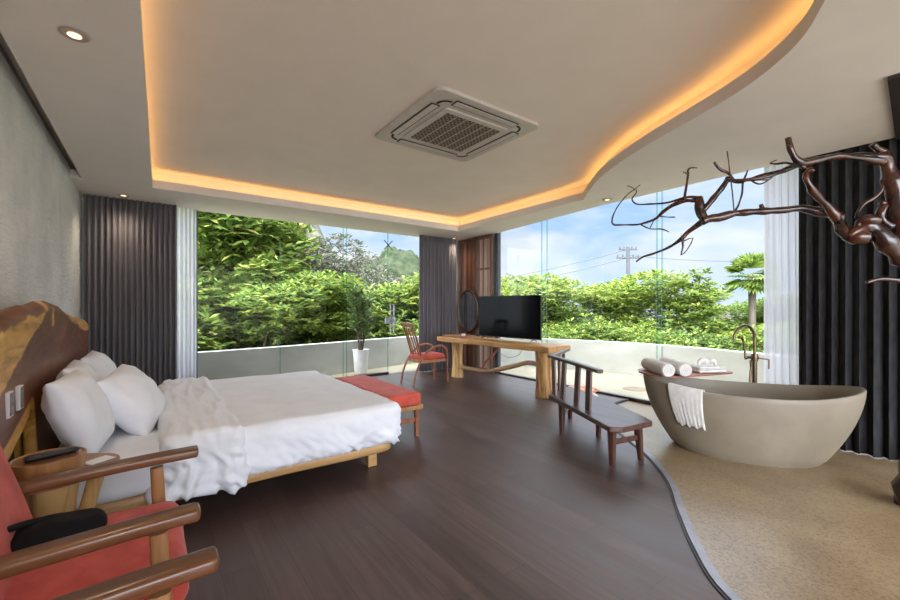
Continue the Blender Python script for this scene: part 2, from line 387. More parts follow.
# terrace, ground
struct(MB().prism([(-4,7.2),(5.66,7.2),(5.66,-2),(9,-2),(9,9.5),(-4,9.5)], -.25, -.03).build('floor', M['terrace']), 'cream terrace outside the glass')
struct(MB().box(-60, 90, -30, 120, -3.1, -3.0).build('floor', M['ground']), 'scrubby ground far below the terrace')
struct(MB().box(-6, 9, -14, -2.6, -.25, -.03).build('floor', M['terrace']), 'added unseen pale floor behind the viewpoint, bouncing sunlight into the room')  # unseen reflector slab, added to bounce sunlight up to the ceiling
# parapet, curved
par = [(-3.5,7.45),(-.9,7.4),(.57,7.42),(1.83,7.6),(3.0,7.86),(4.2,8.15),(5.0,8.28),(5.75,7.95),(6.35,7.1),(6.95,6.0),(7.4,5.0),(7.6,4.1),(7.6,3.3),(7.45,2.1),(7.2,1.0),(6.9,-.5),(6.7,-1.9)]
ps = [tuple(p) for p in sm(par, 6)]
struct(MB().prism(list(reversed(ps)) + offset(ps, -.18), -.6, .6).build('wall_terrace', M['parapet'], smooth='auto'), 'low curved white parapet around the terrace')
# left wall with rough stone skim and dark slot above
wl = MB(); ny, nz = 180, 70; vs = []; fs = []
for i in range(ny+1):
    for j in range(nz+1):
        y = -2.6+i*9.8/ny; z = j*2.88/nz
        h = noise.noise(Vector((y*2.1, z*5.2, 0)))*.005 + noise.noise(Vector((y*6, z*14, 3)))*.003
        vs.append((-.745+max(-.018, min(.018, h)), y, z))
for i in range(ny):
    for j in range(nz):
        a = i*(nz+1)+j; fs.append((a, a+nz+1, a+nz+2, a+1))
wl.add(vs, fs); wl.keep = False
wall = struct(MB().box(-1.0, -.78, -2.6, 7.3, -.1, 3.0).build('wall_left', M['slotwall']), 'grey rough stone wall behind the headboard')
wl.build('stone_face', M['stone'], wall, smooth=True)
# back wall piers (behind curtains) and door side, wall beyond the black curtains
struct(MB().box(-.78, -.25, 7.12, 7.30, -.1, 3.0).build('wall_back', M['white_wall']), 'white pier behind the left curtains')
struct(MB().box(5.56, 5.76, -2.6, .6, -.1, 3.0).build('wall_right', M['white_wall']), 'wall behind the black curtains')
# soffit with cove opening
hole = [(-.095,-1.0),(0.0,6.08),(4.70,6.14)] + [tuple(p) for p in sm([(4.70,6.14),(4.69,4.8),(4.68,3.42)],2)][1:] + \
       [tuple(p) for p in sm([(4.68,3.34),(4.34,3.0),(4.0,2.62),(3.72,2.2),(3.56,1.9),(3.41,1.58),(3.26,1.25),(3.11,.97),(2.92,.74),(2.75,.6),(2.52,.48),(2.2,.3),(1.95,-.1),(1.8,-.6),(1.75,-1.0)], 4)]
outer = [(-.64,-2.6),(-.64,6.15),(-.78,6.15),(-.78,7.15),(5.47,7.15),(5.47,5.95),(5.15,3.4),(5.08,1.5),(5.08,-2.6)]
def plate_with_hole(outer, hole, z0, z1):
    mb = MB(); pts = outer + hole; n = len(pts)
    tri = geometry.tessellate_polygon([[Vector((x,y,0)) for x,y in outer], [Vector((x,y,0)) for x,y in hole]])
    mb.add([(x,y,z0) for x,y in pts] + [(x,y,z1) for x,y in pts], [tuple(t) for t in tri] + [tuple(i+n for i in t) for t in tri] +
           [(i, (i+1)%len(outer), (i+1)%len(outer)+n, i+n) for i in range(len(outer))] +
           [(len(outer)+i, len(outer)+(i+1)%len(hole), len(outer)+(i+1)%len(hole)+n, len(outer)+i+n) for i in range(len(hole))])
    return mb
soffit = struct(plate_with_hole(outer, hole, Hs, Hl).build('ceiling', M['soffit']), 'lowered plaster ceiling with curved cove opening')
struct(MB().box(-1.0, 5.75, -2.8, 7.35, Hu, 3.25).build('ceiling', M['plaster']), 'raised plaster ceiling inside the cove')
# cove side wall set back from the lip
def ccw(p): return sum(a[0]*b[1]-b[0]*a[1] for a, b in zip(p, p[1:]+p[:1])) > 0
def ring_offset(p, d):
    s = 1 if ccw(p) else -1; out = []; n = len(p)
    for i in range(n):
        a, b, c = Vector(p[i-1]), Vector(p[i]), Vector(p[(i+1)%n])
        t1 = (b-a).normalized(); t2 = (c-b).normalized(); nn = Vector((t1.y+t2.y, -t1.x-t2.x)); nn.normalize()
        k = max(.5, nn.dot(Vector((t1.y,-t1.x)))); out.append((b.x+s*nn.x*d/k, b.y+s*nn.y*d/k))
    return out
cw = ring_offset(hole, .13); cw2 = ring_offset(hole, .17)
struct(plate_with_hole(cw2, cw, Hl, Hu).build('trim_3', M['plaster']), 'set back side of the ceiling cove')
lp = ring_offset(hole, .075); led = MB(); led.sweep([(x,y,Hl+.012) for x,y in lp+lp[:1]], (.012,.008), seg=6)
tag(led.build('led_strip', M['led']), 'warm LED strip hidden on the ledge of the ceiling cove', 'light strip')
# area lamps that are that strip's light
WARM = (1,.53,.15)
def area(p, q, power, color=WARM, w=.05):
    p, q = Vector(p), Vector(q); d = q-p; L = d.length
    l = bpy.data.lights.new('cove_light', 'AREA'); l.shape = 'RECTANGLE'; l.size = L; l.size_y = w; l.energy = power*L; l.color = color
    o = bpy.data.objects.new('cove_light', l); C.objects.link(o)
    x = d.normalized(); z = Vector((0,0,-1)); y = z.cross(x)
    o.matrix_world = Matrix.Translation((p+q)/2) @ Matrix((x, y, z)).transposed().to_4x4()
    return o
COVE = .45
seg = []; cur = [lp[0]]
for a, b in zip(lp, lp[1:]+lp[:1]):
    cur.append(b)
    if (Vector(cur[0])-Vector(b)).length > .75: seg.append((cur[0], b)); cur = [b]
if len(cur) > 1: seg.append((cur[0], cur[-1]))
for a, b in seg: area((*a, Hl+.03), (*b, Hl+.03), COVE)
# windows
def pane(parent, x0, x1, y0, y1, z0, z1): return MB().box(x0,x1,y0,y1,z0,z1).build('pane', M['glass'], parent)
w1 = struct(MB().box(.5, 3.35, 7.07, 7.13, 0, .018).build('window_1', M['rail']), 'frameless glazing wall behind the bed')
w1f = MB().box(.50,.54,7.07,7.13,0,2.86).build('frame', M['metal_dark'], w1)
for a, b in ((-.25,.50),(.54,1.70),(1.715,2.84),(2.855,3.70)): pane(w1, a, b, 7.095, 7.105, .02, 2.80)
for x, y in ((1.71,7.09),(2.85,7.06),(2.85,7.22)): MB().box(x-.007, x+.007, y, y+.018, .02, 2.80).build('glass_joint', M['glass_fin'], w1)
d1 = struct(MB().box(3.72, 4.5, 7.092, 7.104, .03, 2.80).build('door_1', M['glass']), 'frameless glass door at the end of the glazing')
MB().box(3.05, 3.70, 7.05, 7.15, .0, .045).build('threshold', M['rail'], d1)
MB().box(3.700, 3.712, 7.085, 7.112, .03, 2.80).build('glass_edge', M['glass_fin'], d1)
hh = MB()
for y in (7.03, 7.17): hh.sweep([(3.80,y,.80),(3.80,y,1.36)], (.016,.016), seg=10)
for z in (.92,1.24): hh.sweep([(3.80,7.03,z),(3.80,7.17,z)], (.008,.008), seg=8)
hh.build('door_handle', M['chrome'], d1, smooth='auto')
MB().box(3.64, 3.88, 7.075, 7.12, .98, 1.09).build('lock', M['chrome'], d1, bevel=.004)
cr = MB()
for s in (-1, 1): cr.sweep([(3.71-.09, 7.085, 2.52-.09*s),(3.71+.09, 7.085, 2.52+.09*s)], (.009,.009), seg=8)
cr.lathe((3.71,7.085,2.505), [(.022,0),(.022,.03)], 12)
cr.build('patch_fitting', M['metal_dark'], d1)
w2 = struct(MB().box(5.47, 5.54, -.4, 5.95, -.02, .03).build('window_2', M['rail']), 'frameless glazing wall beside the bathtub')
MB().box(5.46,5.53,5.84,5.93,0,3.0).build('frame', M['metal_dark'], w2)
for a, b in ((4.75,5.86),(2.75,4.73),(.6,2.73)): pane(w2, 5.495, 5.505, a, b, .03, 3.0)
for y in (4.74, 2.74):
    for x in (5.46, 5.60): MB().box(x, x+.012, y-.010, y+.010, .03, 3.0).build('glass_joint', M['glass_fin'], w2)
struct(MB().box(5.50, 5.62, 5.93, 7.3, -.1, 3.0).build('wall_corner', M['white_wall']), 'white corner pier behind the louvre panels')
struct(MB().box(4.9, 5.62, 7.16, 7.3, -.1, 3.0).build('wall_corner', M['white_wall']), 'white corner pier behind the corner curtain')
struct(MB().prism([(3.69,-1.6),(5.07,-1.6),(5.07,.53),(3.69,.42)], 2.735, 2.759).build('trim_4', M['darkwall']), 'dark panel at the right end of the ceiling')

# ================================================================= CURTAINS
def curtain(name, mat, p0, p1, z0, z1, folds, amp, label, cat, seed=0, solid=.004, flare=0, group=None):
    p0, p1 = Vector((*p0,0)), Vector((*p1,0)); d = p1-p0; L = d.length; t = d.normalized(); nn = Vector((-t.y,t.x,0))
    nu = folds*14; nvv = 14; vs = []; fs = []; rnd = random.Random(seed)
    ph = [rnd.uniform(-.35,.35) for _ in range(folds+2)]; am = [rnd.uniform(.75,1.2) for _ in range(folds+2)]
    for j in range(nvv+1):
        v = j/nvv; z = z1+(z0-z1)*v
        for i in range(nu+1):
            u = i/nu; k = u*folds; ki = int(k); fr = k-ki
            phs = ph[ki]*(1-fr)+ph[ki+1]*fr; a = am[ki]*(1-fr)+am[ki+1]*fr
            w = math.sin(2*PI*k+phs*(1+v)); w = math.copysign(abs(w)**.75, w)
            off = amp*a*w*(.75+.35*v)+noise.noise(Vector((u*6,v*2,seed)))*.02*v
            sl = math.sin(4*PI*k+phs)*amp*.35
            vs.append(p0+t*(u*L*(1+flare*v)+sl)+nn*off+Vector((0,0,z)))
    for j in range(nvv):
        for i in range(nu):
            a = j*(nu+1)+i; fs.append((a,a+1,a+nu+2,a+nu+1))
    mb = MB().add(vs, fs)
    return tag(mb.build(name, mat, smooth=True, solid=solid), label, cat, group)
curtain('curtain', M['curtain'], (-.70,6.93), (.28,6.93), .015, 2.755, 16, .05, 'grey floor-length curtain drawn back beside the stone wall', 'curtain', 1)
curtain('sheer_curtain', M['sheer'], (.26,7.02), (.52,7.02), .015, 2.755, 5, .02, 'bunched white sheer curtain at the left edge of the window behind the bed', 'curtain', 2, 0)
curtain('curtain', M['curtain'], (4.30,6.88), (5.20,6.88), .015, 2.755, 10, .05, 'grey curtain hanging in the room corner behind the red-seated armchair', 'curtain', 3)
curtain('sheer_curtain', M['sheer'], (5.34,1.52), (5.32,1.02), .0, 2.95, 9, .025, 'white sheer curtain between the glazing and the charcoal curtain', 'curtain', 4, 0, flare=.1)
curtain('curtain', M['curtain_black'], (5.20,1.20), (5.20,-.55), -.01, 2.95, 19, .04, 'charcoal curtain at the right behind the bathtub', 'curtain', 5)

# ================================================================= LOUVRE PANELS (corner)
def louvre(y0, y1, mat, fr, label, x=5.40, mid=True):
    r = thing('louvre_panel', label, 'screen panel', (x, (y0+y1)/2, 0), group='wooden louvre screens in the corner')
    for a in (y0, y1-.05): MB().box(x-.02,x+.02,a,a+.05,.0,2.755).build('stile', fr, r, bevel=.003)
    for a, b in ((2.68,2.755),(0,.08),(2.06,2.10))[:3 if mid else 2]: MB().box(x-.022,x+.018,y0+.05,y1-.05,a,b).build('rail', fr, r, bevel=.003)
    s = MB(); y = y0+.055; rnd = random.Random(int(y0*10))
    while y < y1-.06:
        s.box(x-.014, x+.012, y, y+.032, .08, 2.68); y += .044
    s.build('slats', mat, r); return r
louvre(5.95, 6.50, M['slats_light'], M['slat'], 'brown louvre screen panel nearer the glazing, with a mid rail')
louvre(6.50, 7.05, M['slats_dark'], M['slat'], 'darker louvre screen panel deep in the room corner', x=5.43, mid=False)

# ================================================================= CEILING FITTINGS
def air_con():
    cx, cy, h = 2.31, 3.07, .57; z = Hu
    r = thing('ceiling_air_conditioner', 'square white cassette air conditioner set in the raised ceiling', 'air conditioner', (cx,cy,z-.03))
    def rsq(h, rr, n=6):
        out = []
        for k in range(4):
            a0 = k*PI/2; c0 = ((h-rr)*(1 if k in (0,3) else -1), (h-rr)*(1 if k in (0,1) else -1))
            for i in range(n+1):
                a = a0+i*PI/2/n; out.append((cx+c0[0]+rr*math.cos(a), cy+c0[1]+rr*math.sin(a)))
        return out
    MB().prism(rsq(h,.07), z-.028, z+.01).build('panel', M['white_plastic'], r, bevel=.006)
    MB().prism(rsq(.36,.04), z-.042, z-.027).build('grille_frame', M['white_plastic'], r, bevel=.004)
    g = MB().box(cx-.305,cx+.305,cy-.305,cy+.305,z-.046,z-.040).build('intake_grille', M['grille'], r)
    b = MB()
    for k in range(1,6): b.box(cx-.305+k*.1017-.003, cx-.305+k*.1017+.003, cy-.305, cy+.305, z-.050, z-.045)
    b.build('grille_rib', M['white_plastic'], g)
    for (sx, sy) in ((0,1),(0,-1),(1,0),(-1,0)):
        c = (cx+sx*.455, cy+sy*.455, z-.030); ax = (1,0) if sx == 0 else (0,1)
        v = MB().obox(c, ax, .70, .085, .006).build('vent', M['slot'], r)
        MB().obox((c[0], c[1], z-.034), ax, .68, .060, .008).build('flap', M['white_plastic'], v, bevel=.002)
    for sx in (-1,1):
        for sy in (-1,1):
            q = [(cx+sx*(.37+.085*math.cos(a)), cy+sy*(.37+.085*math.sin(a)), z-.031) for a in [i*PI/2/8 for i in range(9)]]
            MB().sweep(q, (.012,.004), seg=6).build('corner_louvre', M['slot'], r)
air_con()
def downlight(x, y, label, power=30, z=Hs, spot=True):
    r = thing('recessed_downlight', label, 'downlight', (x,y,z-.01), group='round recessed ceiling downlights')
    MB().lathe((x,y,z), [(.062,-.008),(.056,-.012),(.043,-.010),(.043,-.003)], 28).build('trim_ring', M['lamp_trim'], r, smooth='auto')
    MB().lathe((x,y,z), [(.030,-.0115),(.02,-.0135),(.004,-.014)], 20).build('bulb', M['lamp_glow'], r)
    l = bpy.data.lights.new('downlight_lamp', 'SPOT'); l.energy = power; l.color = (1,.80,.58); l.spot_size = math.radians(150); l.spot_blend = 1; l.shadow_soft_size = .12
    o = bpy.data.objects.new('downlight_lamp', l); C.objects.link(o); o.location = (x,y,z-.15); return r
DL = 14
downlight(-.33, 2.88, 'downlight nearest the viewer, over the bedside', DL)
downlight(-.30, 6.69, 'downlight in front of the left grey curtain', DL)
downlight(5.11, 6.81, 'small downlight in the far room corner above the louvre screens', DL)
downlight(4.90, 3.12, 'downlight near the glazing by the branch tips', DL)

# ================================================================= BED
def wr(p, s, amp, seed=0, rid=False):
    n = noise.noise(Vector((p[0]*s[0], p[1]*s[1], p[2]*s[2]))+Vector((seed,seed*2,0)))
    return (1-abs(n)*2.4 if rid else n)*amp
def make_bed():
    r = thing('bed', 'wide wooden bed with white duvet and live-edge headboard', 'bed', (.6,3.93,0))
    def d1(p, n): return p + n*(wr(p, (1.5,1.5,3), .008))
    MB().rbox((.52,3.94,.205), (1.05,1.03,.055), .052, (30,30,6), disp=d1).build('platform', M['frame_wood'], r, smooth=True)
    for x in (-.25,1.47):
        for y in (3.12,4.8): MB().box(x-.04,x+.04,y-.04,y+.04,0,.17).build('leg', M['frame_wood'], r, bevel=.008)
    def d2(p, n): return p + n*(wr(p, (5,5,7), .008, 2))
    MB().rbox((.54,3.92,.36), (1.02,1.03,.125), .07, (50,50,10), disp=d2).build('mattress', M['linen'], r, smooth=True)
    # duvet: a shell over top and sides
    def duv(p, n):
        side = max(0, min(1, (.10-p.z)/.25))
        top = 1-side
        a = wr(p, (3,2,1), .012, 5)*top + wr(p, (1.2,7,2), .006, 8)*top
        q = Vector((p.x*5+p.z*6, 0, p.z*2.2-p.x*1.5)) if abs(n.y) > .5 else Vector((p.y*5+p.z*6, 4, p.z*2.2))
        b = (noise.noise(q*.9)*.035 - abs(noise.noise(q*2.6))*.06 - abs(noise.noise(q*5.1+Vector((3,1,0))))*.018 + .014)*(1-top*.85)
        w = p + n*(a+b)
        if p.z < -.1: w.z += noise.noise(Vector((p.x*3, p.y*3, 7)))*.02
        return w
    dv = MB(); dv.rbox((.85,3.92,.39), (.79,1.075,.165), .085, (90,110,18), disp=duv)
    dv.build('duvet', M['linen'], r, smooth=True)
    def fld(p, n):
        q = Vector((p.x*7+p.z*2, p.y*1.2, p.z*5))
        side = 1 if p.z < .06 else .35
        b = (noise.noise(q)*.03 - abs(noise.noise(q*1.7))*.085 - abs(noise.noise(q*3.4))*.03+.025)*side
        w = p + n*b
        t = max(0, -p.z)/.2
        if p.y < -1: w.x += -.02*t + (.05*t if p.x > 0 else -.05*t); w.y -= .03*t
        return w
    MB().rbox((.26,3.915,.385), (.22,1.115,.20), .07, (40,120,30), disp=fld).build('folded_duvet_edge', M['linen'], r, smooth=True)
    # headboard : live-edge slab, grid in (y,z), thickness in x
    top = sm([(1.95,1.0),(2.1,1.12),(2.41,1.24),(2.58,1.29),(2.78,1.318),(3.15,1.345),(3.5,1.362),(3.75,1.352),(3.93,1.32),(4.3,1.27),(4.75,1.238),(5.1,1.222),(5.28,1.19),(5.34,1.12)], 4)
    bot = sm([(1.95,.85),(2.05,.70),(2.3,.60),(2.6,.64),(2.9,.70),(3.08,.72),(3.16,.45),(3.3,.28),(5.34,.28)], 4)
    def ev(c, y):
        for a, b in zip(c, c[1:]):
            if a[0] <= y <= b[0]: return a[1]+(b[1]-a[1])*(y-a[0])/max(1e-6, b[0]-a[0])
        return c[-1][1]
    nu, nv = 220, 60; vs = []; fs = []; sap = []
    for side in (0, 1):
        for i in range(nu+1):
            y = 1.95+(5.34-1.95)*i/nu; zt, zb = ev(top, y)+noise.noise(Vector((y*5,0,0)))*.012, ev(bot, y)+noise.noise(Vector((y*4,5,0)))*.015
            for j in range(nv+1):
                v = j/nv; z = zb+(zt-zb)*v
                e = min(zt-z, z-zb, y-1.95, 5.34-y); th = .055*min(1, math.sqrt(max(0,e)/.05)) if e < .05 else .055
                bulge = noise.noise(Vector((y*1.1, z*1.6, 2)))*.02
                x = -.555 + (th if side == 0 else -th) + (bulge if side == 0 else 0)
                vs.append((x, y, z))
                w = noise.noise(Vector((y*1.6, z*2.5, 9)))*.22 + noise.noise(Vector((y*5, z*7, 4)))*.05
                A = 2.50 + (z-.956)*2.3
                B = 1 if y < A + w and z > .93+w*.3 else 0
                et = zt-z
                if y < 3.3 and et < .045+w*.25: B = 0
                band = max(0, min(1, (y-3.72)/.5))*(.07+.055*math.exp(-((y-5.0)/.3)**2))
                if y > 3.72 and et < band+w*.05: B = 1
                if y < 3.25 and z-zb < .12+w*.15: B = 1
                if abs(y-3.5-w*.5) < .035 and 1.2 < z < 1.31: B = 1
                sap.append(B)
    n1 = (nu+1)*(nv+1)
    for s in (0, 1):
        for i in range(nu):
            for j in range(nv):
                a = s*n1+i*(nv+1)+j; q = (a, a+nv+1, a+nv+2, a+1); fs.append(q if s == 0 else tuple(reversed(q)))
    def idx(i, j): return i*(nv+1)+j
    bd = [idx(i,0) for i in range(nu+1)] + [idx(nu,j) for j in range(1,nv+1)] + [idx(i,nv) for i in range(nu-1,-1,-1)] + [idx(0,j) for j in range(nv-1,0,-1)]
    for a, b in zip(bd, bd[1:]+bd[:1]): fs.append((b, a, a+n1, b+n1))
    hb = MB().add(vs, fs).build('headboard', M['headboard'], r, smooth=True)
    at_ = hb.data.color_attributes.new('sapwood', 'FLOAT_COLOR', 'POINT')
    for k, v in enumerate(sap): at_.data[k].color = (v, v, v, 1)
    MB().box(-.73,-.60,2.9,5.1,.1,.75).build('headboard_support', M['darkwall'], r)
    return r
make_bed()
def socket(y, z, label):
    r = thing('wall_socket', label, 'socket', (-.50,y,z-.06))
    MB().box(-.52,-.490,y-.034,y+.034,z-.055,z+.055).build('plate', M['socket'], r, bevel=.003)
    MB().box(-.491,-.4885,y-.026,y+.030,z-.046,z+.050).build('face', M['socket_face'], r)
socket(2.53, .905, 'white edged socket on the headboard, nearer the armchairs')
socket(2.70, .905, 'white edged socket on the headboard, nearer the pillows')

def pillow(c, w, h, t, lean, yaw, roll, label, seed):
    # local: x = width, y = height, z = thickness
    mb = MB(); n = 34; vs = []; fs = []
    R = Matrix.Rotation(yaw,4,'Z') @ Matrix.Rotation(lean,4,'X') @ Matrix.Rotation(roll,4,'Z')
    for s in (1, -1):
        for i in range(n+1):
            for j in range(n+1):
                u = -1+2*i/n; v = -1+2*j/n
                u2 = math.sin(u*PI/2); v2 = math.sin(v*PI/2)
                e = (max(0,1-u2**2)**.42)*(max(0,1-v2**2)**.42)
                px = u2*w/2*(1-.035*(1-v2**2)*abs(u2)**3); py = v2*h/2*(1-.045*(1-u2**2)*abs(v2)**3)
                cr = noise.noise(Vector((u*2.4+seed, v*2.4, s)))*.035+ (1-abs(noise.noise(Vector((u*4+v*2+seed, v*3, s*3)))))*.012
                pz = s*(t/2*e + cr*e)
                p = R @ Vector((px,py,pz)); vs.append(Vector(c)+p)
    m = (n+1)**2
    for s in (0,1):
        for i in range(n):
            for j in range(n):
                a = s*m+i*(n+1)+j; q = (a,a+n+1,a+n+2,a+1); fs.append(q if s == 0 else tuple(reversed(q)))
    mb.add(vs, fs)
    me = mb.build('pillow', M['linen'], smooth=True)
    bm = bmesh.new(); bm.from_mesh(me.data); bmesh.ops.remove_doubles(bm, verts=bm.verts, dist=.0008); bmesh.ops.recalc_face_normals(bm, faces=bm.faces); bm.to_mesh(me.data); bm.free()
    return tag(me, label, 'pillow', 'white bed pillows')
LX = math.radians(68)
pillow((-.33,3.17,.72), .60, .46, .21, math.radians(68), math.radians(86), 0, 'plump white pillow nearest the bedside table, front of the stack', 1)
pillow((-.36,3.66,.73), .62, .46, .20, LX, math.radians(92), 0, 'white pillow showing behind the nearest pillow', 2)
pillow((-.34,4.45,.725), .68, .46, .20, math.radians(66), math.radians(90), 0, 'white pillow farthest back, against the headboard by the curtain', 3)
pillow((-.11,3.62,.68), .64, .46, .25, math.radians(58), math.radians(80), .06, 'white pillow standing in front, leaning over the folded duvet', 4)

# ================================================================= ARMCHAIRS
def armchair(y0, y1, label):
    ym = (y0+y1)/2; r = thing('armchair', label, 'armchair', (-.22,ym,0), group='red armchairs with brown wooden arms')
    for y in (y0, y1):
        ex = .03 if y > 2 else (-.015 if y > 1.4 else 0)
        a = MB(); q = sm([(-.56,y,.60),(-.40,y,.635),(-.1,y,.652),(.10+ex,y,.657),(.14+ex,y,.656)], 5); n = len(q)
        a.sweep(q, [(.030+.010*min(1,(n-1-i)/3) if i > 2 else .03, .015+.006*min(1,(n-1-i)/2)) for i in range(n)], seg=20, power=4.5)
        a.build('armrest', M['arm_wood'], r, smooth='auto')
    for y in (y0+.005, y1-.005):
        MB().sweep([(.035,y,0),(.03,y,.3),(.015,y,.62)], [(.016,.020),(.022,.026),(.020,.024)], up=(1,0,0), seg=14, power=3).build('front_leg', M['post_wood'], r, smooth='auto')
        MB().sweep([(-.60,y,0),(-.55,y,.35),(-.60,y,.72),(-.66,y,.98)], [(.016,.02),(.022,.026),(.02,.024),(.016,.02)], up=(1,0,0), seg=14, power=3).build('back_leg', M['post_wood'], r, smooth='auto')
    f = MB(); f.box(-.56,.02,y0+.03,y0+.055,.24,.31).box(-.56,.02,y1-.055,y1-.03,.24,.31).box(-.01,.02,y0+.03,y1-.03,.24,.31).box(-.56,-.53,y0+.03,y1-.03,.24,.31)
    f.build('seat_frame', M['post_wood'], r, bevel=.004)
    def dn(p, n): return p+n*(wr(p,(4,4,4),.008,y0)+ .02*(1-min(1,(p.x/.32)**2))*(1-min(1,(p.y/.3)**2))*(1 if n.z > .5 else 0))
    MB().rbox((-.225,ym,.405), (.325,(y1-y0)/2-.026,.082), .055, (24,24,10), disp=dn).build('seat_cushion', M['red'], r, smooth=True)
    Rb = Matrix.Rotation(math.radians(-16),3,'Y')
    MB().rbox((-.465,ym,.71), (.06,(y1-y0)/2-.03,.28), .058, (10,22,22), rot=Rb, disp=dn).build('back_cushion', M['red'], r, smooth=True)
    return r
armchair(1.56, 2.21, 'red armchair with a black pouch on its seat, beside the bedside table')
armchair(.62, 1.24, 'red armchair nearest the viewer, only the tip of one arm showing')
# black pouch with strap
r = thing('pouch', 'soft black pouch with a looped strap lying on the armchair seat', 'pouch', (-.27,1.93,.49))
ax = Vector((.85,.25,0)).normalized()
def dp(p, n):
    p = p + n*wr(p,(7,7,7),.022,3); p.z *= .75+.45*math.cos(p.x*9); p.y *= 1-.25*max(0,p.x)/.12; return p
MB().rbox((-.26,1.94,.545), (.125,.080,.042), .040, (18,14,8), rot=Matrix.Rotation(.15,3,'Z'), disp=dp).build('body', M['black_fab'], r, smooth=True)
s = MB(); tubeR(s, [(-.40,1.86,.53,.008),(-.425,1.87,.57,.010),(-.40,1.89,.60,.011),(-.35,1.92,.605,.011),(-.28,1.95,.595,.010)], seg=8); s.build('strap', M['black_fab'], r, smooth=True)

# ================================================================= BEDSIDE TABLE
r = thing('bedside_table', 'live-edge slab bedside table on a pale tree stump, by the bed', 'bedside table', (-.38,2.50,0))
pl = [(-.62,2.30),(-.40,2.27),(-.22,2.33),(-.14,2.43),(-.13,2.52),(-.20,2.60),(-.35,2.66),(-.60,2.66)]
MB().prism([tuple(p) for p in sm(pl+pl[:1],4)[:-1]], .58, .615).build('top', M['tray_wood'], r, bevel=.006)
s = MB(); tubeR(s, [(-.38,2.47,0,.11),(-.38,2.47,.15,.09),(-.37,2.47,.35,.085),(-.36,2.47,.585,.10)], seg=20, up=(0,1,0)); s.build('stump', M['trunk'], r, smooth='auto')
s = MB(); tubeR(s, [(-.34,2.46,.12,.03),(-.27,2.47,.3,.028),(-.20,2.49,.585,.032)], seg=12, up=(0,1,0)); s.build('side_branch', M['trunk'], r, smooth='auto')
r = thing('round_tray', 'round wooden tray on the bedside table holding a remote control', 'tray', (-.36,2.43,.615))
MB().lathe((-.36,2.43,.616), [(.105,0),(.118,.004),(.122,.066),(.115,.068),(.110,.062)], 40).build('bowl', M['post_wood'], r, smooth='auto')
MB().lathe((-.36,2.43,.676), [(.109,0),(.109,.003)], 40).build('felt_liner', M['arm_wood'], r)
tag(MB().rbox((-.35,2.43,.691), (.085,.022,.010), .008, (12,6,3), rot=Matrix.Rotation(.35,3,'Z')).build('remote_control', M['tv_body'], smooth=True), 'slim black remote control lying on the round wooden tray', 'remote control')
tag(MB().obox((-.20,2.47,.6175),(.8,.6),.10,.07,.003).build('note_card', M['linen']), 'small white card on the bedside table beside the round tray', 'card')

# ================================================================= RED BENCH AT FOOT OF BED
def footbench():
    x0,x1,y0,y1 = 1.80,2.21,3.46,4.86
    r = thing('upholstered_bench', 'low wooden bench with a red cushion at the foot of the bed', 'bench', ((x0+x1)/2,(y0+y1)/2,0))
    for x in (x0+.03,x1-.03):
        for y in (y0+.09,y1-.09):
            MB().sweep([(x,y,0),(x,y,.2),(x,y,.30)], [(.018,.018),(.022,.022),(.026,.026)], up=(1,0,0), seg=12, power=4).build('leg', M['red_wood'], r, smooth='auto')
    MB().box(x0,x1,y0,y1,.29,.335).build('top_frame', M['post_wood'], r, bevel=.008)
    for y in (y0+.09,y1-.09): MB().box(x0+.04,x1-.04,y-.014,y+.014,.15,.19).build('stretcher', M['red_wood'], r, bevel=.003)
    MB().rbox(((x0+x1)/2-.01,(y0+y1)/2,.395), ((x1-x0)/2-.005,(y1-y0)/2-.01,.062), .025, (14,40,6), disp=lambda p,n: p+n*wr(p,(5,3,5),.004)).build('cushion', M['red_bench'], r, smooth=True)
footbench()

